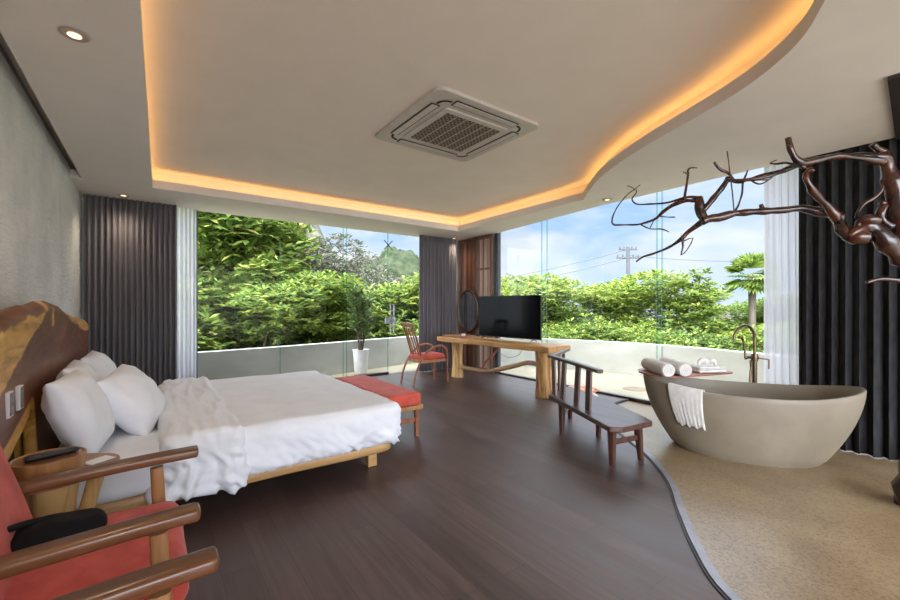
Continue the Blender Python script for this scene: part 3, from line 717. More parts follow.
# ================================================================= LOG DESK
def desk():
    r = thing('log_desk', 'long live-edge plank desk on tree-trunk legs below the mirror', 'desk', (4.72,5.0,0))
    L = [(4.46,3.74),(4.49,4.1),(4.42,4.6),(4.46,5.2),(4.36,5.8),(4.36,6.36)]; Rr = [(4.95,6.36),(4.98,5.7),(5.02,5.0),(4.98,4.4),(5.03,4.0),(5.0,3.78)]
    pts = [tuple(p) for p in sm(list(reversed(Rr)),4)] + [tuple(p) for p in sm(list(reversed(L)),4)]
    pts = [(x+noise.noise(Vector((x*3,y*6,0)))*.02, y) for x,y in pts]
    MB().prism(pts, .665, .75).build('tabletop', M['oak'], r, bevel=.012)
    def leg(x,y,rad,seed):
        vs=[];fs=[];seg=28;nz=12
        for j in range(nz+1):
            z=.665*j/nz; rr=rad*(1.08-.16*math.sin(PI*j/nz))
            for k in range(seg):
                a=2*PI*k/seg; q=rr*(1+.12*noise.noise(Vector((math.cos(a)*1.3,math.sin(a)*1.3,z*1.4+seed)))); vs.append((x+q*math.cos(a),y+q*math.sin(a),z))
        for j in range(nz):
            for k in range(seg): a,b=j*seg+k,j*seg+(k+1)%seg; fs.append((a,b,b+seg,a+seg))
        fs.append(tuple(range(seg))); fs.append(tuple(range(nz*seg,(nz+1)*seg)))
        MB().add(vs,fs).build('trunk_leg', M['trunk'], r, smooth='auto')
    leg(4.66,3.98,.132,0); leg(4.64,6.08,.105,5)
    s = MB(); tubeR(s, [(4.64,6.0,.20,.035),(4.60,5.6,.20,.036),(4.58,5.2,.22,.034),(4.60,4.85,.30,.040),(4.62,4.5,.40,.036),(4.66,4.3,.46,.034),(4.66,4.02,.44,.034)], seg=12)
    s.build('stretcher_branch', M['branch_pale'], r, smooth=True)
    s = MB(); tubeR(s, [(4.59,5.35,.21,.020),(4.60,5.22,.38,.018),(4.62,5.05,.52,.020),(4.63,4.92,.67,.022)], seg=10, up=(1,0,0))
    s.build('side_branch', M['red_wood'], r, smooth=True)
desk()
r = thing('wooden_tray', 'flat wooden tray at the far end of the log desk', 'tray', (4.62,6.05,.75))
MB().box(4.45,4.80,5.72,6.28,.751,.765).build('base', M['tray_wood'], r, bevel=.003)
s = MB(); s.box(4.45,4.465,5.72,6.28,.765,.79).box(4.785,4.80,5.72,6.28,.765,.79).box(4.45,4.80,5.72,5.735,.765,.79).box(4.45,4.80,6.265,6.28,.765,.79); s.build('rim', M['tray_wood'], r)
tag(MB().lathe((4.60,5.85,.766), [(.03,0),(.038,.03),(.04,.055),(.036,.056),(.033,.02)], 20).build('cup', M['socket'], smooth='auto'), 'small white cup on the wooden tray on the desk', 'cup')
# television
def tv():
    a = Vector((4.88,4.25,0)); b = Vector((4.73,5.56,0)); d = (b-a).normalized(); nn = Vector((-d.y,d.x,0))
    if nn.x > 0: nn = -nn
    m = (a+b)/2; W = (b-a).length; z0, z1 = .795, 1.505
    r = thing('television', 'large black flat television standing on the log desk', 'television', (m.x,m.y,.75))
    MB().obox((m.x-nn.x*.012,m.y-nn.y*.012,(z0+z1)/2), d, W, .03, z1-z0).build('casing', M['tv_body'], r, bevel=.004)
    MB().obox((m.x+nn.x*.0045,m.y+nn.y*.0045,(z0+z1)/2+.004), d, W-.016, .003, z1-z0-.024).build('screen', M['tv_screen'], r)
    MB().obox((m.x-nn.x*.05,m.y-nn.y*.05,1.02), d, W*.6, .05, .34).build('rear_housing', M['tv_body'], r, bevel=.01)
    for p in (a+d*.14, b-d*.14):
        s = MB()
        for sg in (-1,1): s.sweep([(p.x,p.y,.80),(p.x+nn.x*.09*sg,p.y+nn.y*.09*sg,.758)], (.011,.006), seg=8)
        s.build('foot', M['tv_body'], r)
tv()
s = MB(); tubeR(s, [(4.98,4.75,.78,.004),(5.05,4.8,.70,.004),(5.08,4.9,.50,.004),(5.1,5.2,.42,.004),(5.2,5.6,.50,.004),(5.33,5.93,.62,.004)], seg=6)
tag(s.build('power_cable', M['tv_body'], smooth=True), 'thin black cable looping down behind the television and desk', 'cable')
# oval mirror
r = thing('oval_mirror', 'oval mirror in a dark wooden frame hung on the louvre screens', 'mirror', (5.34,6.62,.80))
s = MB(); q = [(5.335,6.62+.33*math.cos(t),1.22+.43*math.sin(t)) for t in [i*2*PI/48 for i in range(49)]]
s.sweep(q, (.028,.02), up=(1,0,0), seg=10, cap=False); s.build('frame', M['walnut'], r, smooth=True)
s = MB(); vs = [(5.33,6.62+.325*math.cos(t),1.22+.425*math.sin(t)) for t in [i*2*PI/48 for i in range(48)]] + [(5.345,6.62+.325*math.cos(t),1.22+.425*math.sin(t)) for t in [i*2*PI/48 for i in range(48)]]
s.add(vs, [tuple(range(48)), tuple(range(48,96))]+[(i,(i+1)%48,48+(i+1)%48,48+i) for i in range(48)]); s.build('glass', M['mirror'], r)

# ================================================================= DESK CHAIR
def deskchair():
    r = thing('desk_armchair', 'wooden hoop-armed chair with a red seat facing the log desk', 'chair', (3.8,5.9,0))
    for y in (5.70,6.12):
        s = MB(); tubeR(s, [(3.45,y,0,.016),(3.49,y,.2,.018),(3.58,y,.40,.019),(3.72,y,.56,.020),(3.90,y,.645,.021),(4.04,y,.63,.021),(4.12,y,.54,.020),(4.13,y,.30,.018),(4.14,y,0,.016)], seg=10, up=(0,1,0))
        s.build('hoop_arm', M['red_wood'], r, smooth=True)
    MB().box(3.60,4.10,5.71,6.11,.37,.42).build('seat_rail', M['post_wood'], r, bevel=.005)
    MB().rbox((3.85,5.91,.462),(.25,.20,.050),.04,(14,14,6)).build('seat_cushion', M['red'], r, smooth=True)
    for y in (5.76,6.06):
        s = MB(); tubeR(s, [(3.66,y,.40,.018),(3.59,y,.62,.017),(3.52,y,.84,.016),(3.44,y,1.04,.016)], seg=10, up=(0,1,0)); s.build('back_post', M['red_wood'], r, smooth=True)
    for y in (5.83,5.91,5.99):
        MB().sweep([(3.64,y,.46),(3.57,y,.68),(3.47,y,.96)], (.018,.007), up=(1,0,.3), seg=8, power=4).build('back_slat', M['red_wood'], r)
    s = MB(); s.sweep([(3.455,5.76,1.0),(3.44,5.91,1.02),(3.455,6.06,1.0)], (.012,.04), seg=10, power=4); s.build('crest_rail', M['red_wood'], r, smooth='auto')
deskchair()

# ================================================================= CORNER-BACKED BENCH
def bench():
    r = thing('slatted_bench', 'dark wooden bench with an angled slatted backrest beside the bathtub', 'bench', (3.45,2.4,0))
    pts = [(2.95,1.86),(3.02,1.79),(3.40,1.74),(3.46,1.82),(3.66,2.16),(3.84,2.52),(4.06,3.06),(4.0,3.14),(3.50,2.94)]
    MB().prism(pts, .315, .36).build('seat', M['bench_seat'], r, bevel=.01)
    legs = [((3.09,1.92),(3.05,1.90)),((3.41,1.85),(3.36,1.85)),((3.40,2.68),(3.45,2.72)),((3.66,2.43),(3.66,2.42)),((3.98,3.02),(3.95,3.0))]
    for (a,b),(c,d) in legs:
        MB().sweep([(a,b,0),(c,d,.32)], [(.020,.020),(.032,.030)], up=(1,0,0), seg=12, power=5).build('leg', M['bench_leg'], r, smooth='auto')
    for q in ([(3.07,1.91,.20),(3.39,1.85,.20)],[(3.41,2.69,.17),(3.97,3.01,.17)]): MB().sweep(q, (.012,.022), seg=8, power=5).build('stretcher', M['bench_leg'], r)
    MB().sweep([(3.22,2.12,.745),(3.42,2.55,.755),(3.62,3.02,.765)], (.032,.019), seg=12, power=4).build('top_rail', M['walnut'], r, smooth='auto')
    MB().sweep([(3.60,2.98,.765),(3.85,3.07,.775),(4.16,3.20,.785)], (.030,.019), seg=12, power=4).build('side_rail', M['bench_seat'], r, smooth='auto')
    for x, y, x2, y2 in ((3.35,2.47,3.37,2.46),(3.27,2.28,3.29,2.28),(3.46,2.72,3.49,2.72),(3.555,2.90,3.585,2.94)):
        MB().sweep([(x,y,.34),(x2,y2,.74)], (.046,.014), up=(-.88,.47,0), seg=8, power=5).build('back_slat', M['bench_leg'], r)
    for x, y in ((3.78,3.02),(3.96,3.10)):
        MB().sweep([(x,y,.34),(x+.03,y+.02,.77)], (.034,.014), up=(.4,-.9,0), seg=8, power=5).build('side_slat', M['bench_leg'], r)
bench()
r = thing('floor_cushion', 'folded cream and orange fabric bundle on the floor behind the bench', 'fabric bundle', (4.95,3.6,0))
MB().rbox((4.85,3.62,.055),(.30,.19,.05),.04,(14,12,5),rot=Matrix.Rotation(-.6,3,'Z'),disp=lambda p,n:p+n*wr(p,(7,7,7),.02)).build('lower_fold', M['pattern'], r, smooth=True)
MB().rbox((5.0,3.56,.13),(.20,.13,.035),.03,(12,10,5),rot=Matrix.Rotation(-.3,3,'Z'),disp=lambda p,n:p+n*wr(p,(8,8,8),.02,4)).build('upper_fold', M['pattern'], r, smooth=True)

# ================================================================= BATHTUB
TC = at(2.72,3.765); TA = (at(3.46,3.38)-at(1.98,4.15)).normalized(); TN = Vector((TA.y,-TA.x,0))
TL, TW, TB, TBW = .835, .43, .56, .36; FZ = -.02
def tub_pt(t, k, off=0):
    c, s = math.cos(t), math.sin(t); f = k**.62 if k > 0 else 0
    f = 1-(1-k)**1.75
    L = TB+(TL-TB)*f+off; W = TBW+(TW-TBW)*f+off; h = .56+.085*abs(c)**2.6
    p = 2/2.05
    x = math.copysign(abs(c)**p, c)*L; y = math.copysign(abs(s)**p, s)*W
    return TC+TA*x+TN*y+Vector((0,0,FZ+(h-FZ)*k))
def bathtub():
    r = thing('bathtub', 'freestanding boat-shaped stone bathtub on the concrete floor', 'bathtub', (TC.x,TC.y,FZ))
    seg = 72; rows = []
    rows.append([TC+TA*0+Vector((0,0,FZ)) + (tub_pt(2*PI*i/seg,0)-TC-Vector((0,0,FZ)))*.97 for i in range(seg)])
    for j in range(1,15): rows.append([tub_pt(2*PI*i/seg, j/14*.985) for i in range(seg)])
    rows.append([tub_pt(2*PI*i/seg, 1, -.004) for i in range(seg)])
    rows.append([tub_pt(2*PI*i/seg, 1, -.022) for i in range(seg)])
    for j in range(13,3,-1): rows.append([tub_pt(2*PI*i/seg, j/14*.985, -.034) for i in range(seg)])
    vs = [p for row in rows for p in row]; fs = []
    for j in range(len(rows)-1):
        for i in range(seg): a,b=j*seg+i,j*seg+(i+1)%seg; fs.append((a,b,b+seg,a+seg))
    fs.append(tuple(range(seg))); fs.append(tuple(range((len(rows)-1)*seg,len(rows)*seg)))
    MB().add(vs,fs).build('shell', M['tub'], r, smooth='auto')
    s = MB().lathe((TC.x,TC.y,.155),[(.03,0),(.03,.004),(.01,.006)],20).build('drain', M['bronze'], r)
bathtub()
# bath board across the tub end
bz = .646
bp = [tuple(at(X,D))[:2] for X,D in ((1.93,4.14),(1.95,4.0),(2.03,3.87),(2.15,3.85),(2.5,3.95),(2.84,4.07),(2.88,4.13),(2.80,4.32),(2.5,4.42),(2.2,4.42),(2.0,4.3))]
tag(MB().prism(bp, bz, bz+.018).build('bath_board', M['board'], bevel=.004), 'reddish wooden bath board laid across the end of the bathtub', 'board')
def roll(X0,D0,X1,D1,z,rad,label):
    a,b = at(X0,D0,z),at(X1,D1,z); d=(b-a).normalized(); u=Vector((0,0,1)); sd=d.cross(u).normalized(); r_ = thing('rolled_towel', label, 'towel', (a.x,a.y,z-rad), group='rolled white towels on the bath board')
    L=(b-a).length; mb=MB(); q=[a+d*(L*t) for t in (0,.012,.04,.3,.5,.7,.96,.988,1)]
    mb.sweep(q,[(rad*f,rad*f) for f in (.86,.95,1,1,1.02,1,1,.95,.86)],seg=28)
    body=mb.build('cloth', M['towel'], r_, smooth='auto')
    q=[]
    for i in range(70):
        t=i/69; th=2*PI*2.6*t; rr=rad*(.10+.72*t); q.append(a-d*.001+sd*(rr*math.cos(th))+u*(rr*math.sin(th)))
    MB().sweep(q,(.0045,.0045),up=tuple(d),seg=6).build('rolled_edge', M['towel'], body, smooth=True)
roll(2.04,3.78,2.07,4.26,bz+.018+.064,.064,'rolled white towel nearer the tip of the bathtub')
roll(2.21,3.80,2.26,4.28,bz+.018+.064,.064,'rolled white towel beside the folded towel')
ft = thing('folded_towel', 'folded white towel topped with a twisted washcloth on the bath board', 'towel', at(2.56,4.05,bz+.018), YAW*-1)
c0 = at(2.60,4.12,0)
for k,(w,h,z) in enumerate(((.15,.11,.016),(.14,.10,.045))):
    MB().rbox((c0.x,c0.y,bz+.02+z),(w,h,.015),.014,(12,10,3),rot=Matrix.Rotation(-.5,3,'Z'),disp=lambda p,n:p+n*wr(p,(12,12,12),.006)).build('fold', M['towel'], ft, smooth=True)
s = MB(); 
for sgn in (-1,1):
    q=[at(2.60+sgn*x, 4.10, bz+.018+.065+zz) for x,zz in ((.085,.0),(.07,.045),(.02,.055),(-.02,.02))]
    tubeR(s,[(*q_,rr) for q_,rr in zip(q,(.010,.02,.024,.014))],seg=10,n=4)
s.build('washcloth_bow', M['towel'], ft, smooth=True)
# towel draped over the near rim
def drape():
    vs=[];fs=[];n=26
    t0,t1=math.acos(-.72),math.acos(-.40)
    prof=[(.44,.012,0)]+[(k/20,.012,0) for k in range(9,20)]+[(1.0,.010,.006),(1.0,.0,.014),(1.0,-.03,.014),(.985,-.047,.0),(.9,-.047,0),(.8,-.047,0)]
    for i in range(n+1):
        t=t0+(t1-t0)*i/n
        for k,off,dz in prof:
            if k==.44: k=.44+.02*math.sin(i*.9)
            fold=.010*math.sin(i*.95)*(1-k)*1.6 if off>.011 else 0
            shift=(1-k)*.10
            p=tub_pt(t+shift*(.5-i/n)*-.8, k, off+abs(fold)+.004); p.z+=dz; vs.append(p)
    m=len(prof)
    for i in range(n):
        for j in range(m-1): a=i*m+j; fs.append((a,a+m,a+m+1,a+1))
    tag(MB().add(vs,fs).build('hanging_towel', M['towel'], smooth=True, solid=.007), 'white towel hung over the near rim of the bathtub', 'towel')
drape()
# faucet
def faucet():
    x,y=5.05,1.52; r=thing('bath_faucet','floor-standing aged bronze bath faucet with a hand shower','faucet',(x,y,FZ))
    MB().lathe((x,y,FZ),[(.05,0),(.05,.012),(.03,.02)],24).build('floor_flange', M['bronze'], r, smooth='auto')
    s=MB(); tubeR(s,[(x,y,FZ+.01,.024),(x,y,.45,.023),(x,y,.80,.022)],seg=14,up=(1,0,0)); s.build('column', M['bronze'], r, smooth=True)
    s=MB(); q=[(x-.92*k,y+.38*k,z) for k,z in ((0,.80),(0,.95),(.005,1.03),(.05,1.10),(.13,1.13),(.21,1.10),(.26,1.04),(.27,.985))]
    tubeR(s,[(*p,.014) for p in q],seg=12,up=(0,1,0)); s.build('spout', M['bronze'], r, smooth=True)
    s=MB(); s.sweep([(x-.12,y+.04,.80),(x+.06,y,.80)],(.018,.018),seg=12); s.lathe((x,y,.76),[(.03,0),(.033,.03),(.03,.07)],20); s.build('mixer_body', M['bronze'], r, smooth='auto')
    s=MB(); s.sweep([(x+.02,y-.03,.79),(x+.08,y-.10,.775)],(.008,.008),seg=8); s.sweep([(x+.08,y-.10,.78),(x+.075,y-.10,.68)],(.008,.006),seg=8); s.build('lever', M['bronze'], r)
    s=MB(); tubeR(s,[(x-.12,y+.04,.78,.012),(x-.13,y+.05,.90,.010),(x-.15,y+.06,.99,.011),(x-.19,y+.08,1.01,.018)],seg=10,up=(0,1,0)); s.build('hand_shower', M['bronze'], r, smooth=True)
    s=MB(); tubeR(s,[(x-.12,y,.78,.008),(x-.11,y+.0,.6,.008),(x-.20,y+.0,.42,.008),(x-.26,y,.28,.008),(x-.24,y,.20,.008),(x-.16,y,.28,.008),(x-.13,y,.45,.008),(x-.14,y,.6,.008),(x-.08,y,.77,.008)],seg=8,up=(0,1,0)); s.build('hose', M['bronze'], r, smooth=True)
faucet()

# ================================================================= BRANCH SCULPTURE
def px(u, v, D, r): # real coordinates at distance D
    X=(u-450)/405*D; p=at(X,D,1.33+(306-v)/405*D); return (p.x,p.y,p.z,r*1.15+.001)
def sculpture():
    r=thing('branch_sculpture','varnished bare tree branch reaching in from the right over the bathtub','branch sculpture',at(3.16,2.72,FZ))
    def br(name,pts,n=5,seg=9):
        s=MB(); q=sm([px(*p) for p in pts],n); w=[(noise.noise(Vector(p[:3])*9),noise.noise(Vector(p[:3])*9+Vector((5,5,5)))) for p in q]
        q=[(p[0]+a*p[3]*.35,p[1]+b*p[3]*.35,p[2]+(a-b)*p[3]*.3,p[3]*(1+.45*noise.noise(Vector(p[:3])*14))) for p,(a,b) in zip(q,w)]
        tubeR(s,q,n=1,seg=seg,up=(.3,.5,.8))
        return s.build(name,M['sculpt'],r,smooth=True)
    # hidden foot and trunk just outside the picture
    br('trunk',[(914,506,2.72,.085),(912,470,2.70,.06),(928,400,2.68,.055),(945,330,2.66,.06),(930,285,2.64,.06),(905,262,2.62,.05),(886,238,2.62,.045),(869,225,2.66,.042),(846,240-1,2.70,.028)])
    br('upper_limb',[(940,330,2.66,.05),(908,262,2.62,.034),(900,235,2.6,.04),(896,205,2.6,.045),(893,178,2.6,.042),(884,160,2.6,.036),(862,156,2.6,.022),(840,158,2.62,.018),(812,160,2.66,.016),(790,168,2.7,.013),(770,176,2.75,.010),(745,180,2.8,.008),(725,180,2.85,.006)])
    br('upper_limb',[(884,162,2.6,.03),(860,158,2.58,.016),(832,157,2.58,.016),(806,162,2.6,.018),(797,160,2.6,.018),(790,150,2.6,.016),(788,138,2.6,.014)])
    br('stub',[(886,162,2.6,.03),(884,154,2.6,.022),(874,143,2.58,.018)])
    br('limb',[(870,236,2.66,.035),(850,238,2.7,.04),(845,232,2.72,.034),(838,220,2.76,.036),(828,214,2.8,.026),(800,210-1,2.86,.022),(765,212-1,2.92,.022),(740,215-2,2.98,.024),(715,218,3.02,.028),(702,221,3.05,.030)])
    br('limb',[(838,222,2.74,.03),(829,208,2.74,.024),(820,197,2.72,.022),(810,186,2.7,.018),(806,176,2.7,.016),(810,169,2.7,.014),(814,171,2.7,.01)])
    br('stub',[(764,213,2.92,.016),(761,204,2.92,.010)])
    br('limb',[(704,220,3.05,.028),(700,208,3.06,.026),(699,198,3.08,.022)])
    br('limb',[(702,212,3.05,.016),(712,200,3.05,.018),(722,188,3.04,.016),(728,178,3.04,.018)])
    br('twig',[(727,180,3.04,.014),(738,182,3.02,.009),(746,180,2.96,.008),(765,174,2.9,.007),(790,168,2.8,.007)])
    br('twig',[(735,181,3.0,.008),(728,173,3.0,.008),(722,170,3.0,.009),(717,166,3.0,.007),(714,162,3.0,.006)])
    br('limb',[(700,200,3.08,.018),(693,201,3.1,.013),(684,201,3.15,.012),(673,205,3.2,.012),(663,212,3.25,.010),(655,219,3.3,.008),(641,224,3.34,.007),(628,225,3.38,.006),(615,225,3.4,.006),(612,222,3.4,.005)])
    br('twig',[(612,223,3.4,.0045),(613,216,3.4,.004),(618,206,3.4,.0035),(627,195,3.4,.003),(635,189,3.4,.003),(640,185,3.4,.003)])
    br('twig',[(635,190,3.4,.003),(631,187,3.4,.003),(627,186,3.4,.002)])
    br('twig',[(699,199,3.08,.016),(690,197,3.12,.008),(680,199,3.18,.006),(666,203,3.24,.005),(650,204,3.3,.005),(637,204,3.35,.004),(632,199,3.37,.004),(636,193,3.4,.0035),(636,189,3.4,.003)])
    br('twig',[(684,200,3.15,.009),(686,188,3.15,.008),(688,175,3.15,.008),(688,170,3.15,.007),(691,168,3.15,.005),(697,168,3.15,.0025)])
    br('twig',[(688,174,3.15,.008),(683,172,3.15,.005)])
    br('twig',[(659,216,3.28,.005),(666,217,3.28,.004),(675,217,3.28,.003)])
    br('twig',[(641,225,3.34,.005),(650,229,3.34,.004),(661,229,3.34,.004),(669,232,3.34,.002)])
    br('twig',[(650,228,3.34,.004),(653,222,3.34,.0035),(654,219,3.34,.003)])
    br('limb',[(703,221,3.05,.02),(696,226,3.08,.015),(688,232,3.12,.012),(680,240,3.15,.010),(669,247,3.2,.008),(655,253,3.24,.007),(643,257,3.28,.007),(636,262,3.3,.005)])
    br('twig',[(682,238,3.15,.008),(683,247,3.15,.005),(681,255,3.15,.0035),(687,250,3.15,.003),(693,238,3.15,.003),(684,241,3.15,.003)],n=2)
    br('twig',[(733,213,2.98,.009),(738,206,2.98,.006),(742,194,2.98,.005),(743,183,2.98,.005),(746,175,2.98,.004),(748,170,2.98,.003)])
    br('twig',[(734,213,2.98,.003),(732,190,2.98,.003),(729,165,2.98,.0025),(727,151,2.98,.002)])
    br('twig',[(806,167,2.6,.009),(796,165,2.62,.007),(786,163,2.66,.005),(776,164,2.7,.005),(770,163,2.72,.003),(777,160,2.72,.002)])
    br('twig',[(745,181,2.8,.005),(757,180,2.8,.004),(768,180,2.8,.003)]) 
    br('twig',[(775,172,2.75,.006),(771,178,2.75,.005),(760,184,2.78,.004),(750,180,2.8,.003)])
    br('limb',[(884,180,2.62,.016),(882,190,2.62,.010),(874,198,2.64,.008),(864,204,2.66,.008),(858,212,2.68,.007),(856,218,2.7,.006)])
    br('limb',[(892,228,2.6,.026),(880,216,2.62,.022),(884,205,2.62,.018),(880,203,2.62,.015)])
    br('stub',[(880,220,2.62,.03),(868,219,2.64,.028),(860,222,2.66,.02),(858,226,2.66,.012)])
    br('stub',[(935,282,2.6,.02),(905,281,2.62,.014),(882,279,2.65,.012),(866,283,2.67,.009)])
    return r
sculpture()

# ================================================================= OUTSIDE
def leafmesh(name, blobs, n, size, seed, asp=.35, cluster=5, droop=.3, shell=.55):
    rnd=random.Random(seed); vs=[];fs=[]
    tot=sum(b[3]*b[4]*b[5] for b in blobs)**1 if blobs else 1
    wts=[(b[3]*b[4]+b[4]*b[5]+b[3]*b[5]) for b in blobs]; S=sum(wts)
    for b,w in zip(blobs,wts):
        for _ in range(int(n*w/S/cluster)):
            while True:
                d=Vector((rnd.gauss(0,1),rnd.gauss(0,1),rnd.gauss(0,1)))
                if d.length>.1: break
            d.normalize(); rr=shell+(1-shell)*rnd.random()
            nz=.25*noise.noise(d*2.5+Vector((seed,b[0],b[1])))
            p=Vector((b[0]+d.x*b[3]*(rr+nz),b[1]+d.y*b[4]*(rr+nz),b[2]+d.z*b[5]*(rr+nz)))
            base=rnd.random()*2*PI
            for k in range(cluster):
                a=base+2*PI*k/cluster+rnd.uniform(-.4,.4)
                out=Vector((math.cos(a),math.sin(a),rnd.uniform(-droop,.5)))
                out=(out+d*.5).normalized(); L=size*rnd.uniform(.6,1.3); W=L*asp
                sd=out.cross(Vector((0,0,1))+d*.4)
                if sd.length<.05: sd=Vector((1,0,0))
                sd.normalize(); i=len(vs); m=p+out*L*.5+Vector((0,0,L*.06))
                vs+= [tuple(p),tuple(m+sd*W/2),tuple(p+out*L),tuple(m-sd*W/2)]; fs.append((i,i+1,i+2,i+3))
    me=bpy.data.meshes.new(name); me.from_pydata(vs,[],fs); return me
def tree(name,label,loc,mesh,mat,trunk,cat='tree',sc=1,rz=0,group=None,tp=None):
    r=thing(name,label,cat,loc,rz,group); r.scale=(sc,sc,sc)
    key=mesh.name+mat.name
    me=mesh if not mesh.materials else mesh
    if not me.materials: me.materials.append(mat)
    o=bpy.data.objects.new('foliage',me); C.objects.link(o); o.parent=r
    t=bpy.data.objects.new('trunk',trunk); C.objects.link(t); t.parent=r
    return r
def trunkmesh(paths):
    s=MB()
    for q in paths: tubeR(s,q,n=3,seg=8,up=(1,.2,0))
    o=s.build('trunk',M['bark'],smooth=True); me=o.data
    me.transform(Matrix.Translation(o.location)); bpy.data.objects.remove(o); return me
T1=trunkmesh([[(0,0,0,.13),(.1,.1,1.2,.10),(.0,.1,2.2,.06),(.1,.0,2.9,.02)],[(.05,.1,1.4,.06),(.6,.2,2.1,.035),(1.0,.1,2.5,.015)],[(.05,.1,1.5,.06),(-.5,-.3,2.1,.035),(-.9,-.4,2.6,.015)],[(0,.1,1.9,.05),(.2,-.6,2.5,.03),(.1,-.8,2.8,.015)]])
T2=trunkmesh([[(0,0,0,.10),(.05,.0,2.0,.08),(.0,.05,4.0,.05),(.0,.0,5.2,.02)],[(.0,.0,2.2,.05),(.9,.1,3.0,.02)],[(.0,.0,2.8,.05),(-.9,.2,3.5,.02)],[(.0,.0,3.3,.04),(.2,-.8,3.9,.02)]])
def blobset(seed,n,R,z0,z1,br,fl=.6):
    rnd=random.Random(seed); out=[]
    for i in range(n):
        a=rnd.random()*2*PI; q=R*math.sqrt(rnd.random()); z=rnd.uniform(z0,z1); b=br*rnd.uniform(.7,1.3)
        out.append((q*math.cos(a),q*math.sin(a),z,b,b,b*fl))
    return out
# the big broad-leaved tree (left window), trunk foot on the ground 3 m below
B_mango=leafmesh('mango_crown',blobset(1,44,2.5,.8,6.7,1.0,.75),50000,.31,1,.40,7,.5)
B_umb=[leafmesh('spreading_crown_a',blobset(11,16,1.9,1.6,4.0,.95,.28),15000,.15,2,.4,6,.3),
       leafmesh('spreading_crown_b',blobset(12,15,1.7,1.4,4.1,.9,.28),13000,.15,3,.4,6,.3)]
B_col=leafmesh('upright_crown',[(0,0,1.0+.42*k,1.6*(1-k/11.5)+.1,1.6*(1-k/11.5)+.1,.17) for k in range(11)],11000,.20,4,.35,6,.2)
B_dark=leafmesh('hedge_crown',blobset(13,18,1.6,.8,3.2,.9,.7),13000,.15,5,.4,6,.3)
B_fine=leafmesh('fine_crown',blobset(15,16,1.4,1.0,3.4,.75,.6),24000,.11,6,.35,6,.3)
def TR(u, D, top, mesh, mat, label, name='tree', trunk=T1, h=4.9, rz=0, cat='tree', group='trees beyond the terrace parapet'):
    X=(u-450)/405*D; ztop=1.33+(306-top)/405*D; sc=(ztop+3)/h
    m=mesh
    if m.materials and m.materials[0]!=mat: m=mesh.copy(); m.materials.clear()
    return tree(name,label,tuple(at(X,D,-3.0)),m,mat,trunk,cat,sc,rz,group)
TR(208,13.0,185,B_mango,M['leaf_mango'],'big broad-leaved tree filling the left of the window behind the bed','broadleaf_tree',h=7.5)
TR(262,10.8,268,B_umb[0],M['leaf_mid'],'leafy tree low in front of the big broad-leaved tree','broadleaf_tree',h=4.3)
TR(208,11.2,243,B_mango,M['leaf_mango'],'lower leafy tree beside the left sheer curtain','broadleaf_tree',h=7.5,rz=1)
TR(318,12.6,262,B_umb[1],M['leaf_bright'],'yellow-green tree right of the first glass joint','broadleaf_tree',h=4.4,rz=2)
TR(352,12.5,272,B_umb[0],M['leaf_bright'],'bright tree behind the potted plant','broadleaf_tree',h=4.4,rz=3)
TR(388,13.5,266,B_umb[1],M['leaf_mid'],'spreading tree behind the glass door handle','broadleaf_tree',h=4.4,rz=4)
TR(420,14.5,268,B_umb[0],M['leaf_bright'],'tree half hidden behind the corner curtain','broadleaf_tree',h=4.4,rz=5)
TR(316,15.0,216,B_fine,M['leaf_grey'],'grey flowering tree rising behind the green ones','flowering_tree',h=4.1,rz=2)
TR(342,20.0,238,B_fine,M['leaf_grey'],'grey-green tree on the slope behind the second glass joint','flowering_tree',h=4.1,rz=3)
TR(272,12.2,300,B_dark,M['leaf_dark'],'dark bush below the big broad-leaved tree','bush',h=4.1,rz=1,cat='bush')
TR(335,11.6,318,B_dark,M['leaf_mid'],'round bush left of the potted plant','bush',h=4.1,rz=2,cat='bush')
TR(385,12.8,306,B_dark,M['leaf_mid'],'round bush right of the potted plant','bush',h=4.1,rz=3,cat='bush')
TR(425,12.5,310,B_dark,M['leaf_dark'],'dark bush at the corner end of the parapet','bush',h=4.1,rz=3,cat='bush')
right=[(498,15,270,0,'leaf_bright','tree left of the television, crown just above it'),
 (528,17,274,1,'leaf_mid','tree rising behind the television'),
 (560,15.5,276,0,'leaf_bright','spreading tree right of the television behind the double glass joint'),
 (590,18,266,1,'leaf_mid','tree with the highest crown left of the utility pole'),
 (612,16,270,0,'leaf_bright','spreading tree in front of the utility pole'),
 (640,18,272,1,'leaf_bright','spreading tree just right of the utility pole'),
 (668,19,286,0,'leaf_mid','lower tree behind the second glass joint of the right window'),
 (728,18,290,1,'leaf_bright','bright tree between the fir-shaped tree and the palm'),
 (775,17,292,0,'leaf_mid','tree behind the white sheer curtain'),
 (815,17,288,1,'leaf_mid','tree hidden behind the charcoal curtain edge')]
for i,(u,D,top,k,mt,lb) in enumerate(right): TR(u,D,top,B_umb[k],M[mt],lb,'spreading_tree',h=4.35,rz=i*1.3)
TR(700,14.0,262,B_col,M['leaf_mid'],'fir-shaped tree with tiered branches left of the palm','tiered_tree',trunk=T2,h=5.6)
low=[(505,13.6,296,'leaf_bright','bright bush behind the left edge of the television'),(548,11.6,304,'leaf_bright','bright bush right of the television'),(580,12,306,'leaf_mid','bush above the bench backrest'),
 (610,12.5,300,'leaf_dark','dark bush below the utility pole'),(640,11.3,312,'leaf_bright','bright bush left of the rolled towels'),(672,11.8,308,'leaf_mid','bush behind the rolled towels'),
 (706,11.2,316,'leaf_dark','dark bush behind the folded towel'),(735,11.5,312,'leaf_mid','bush behind the bath faucet'),(765,11.5,306,'leaf_bright','bush at the foot of the palm')]
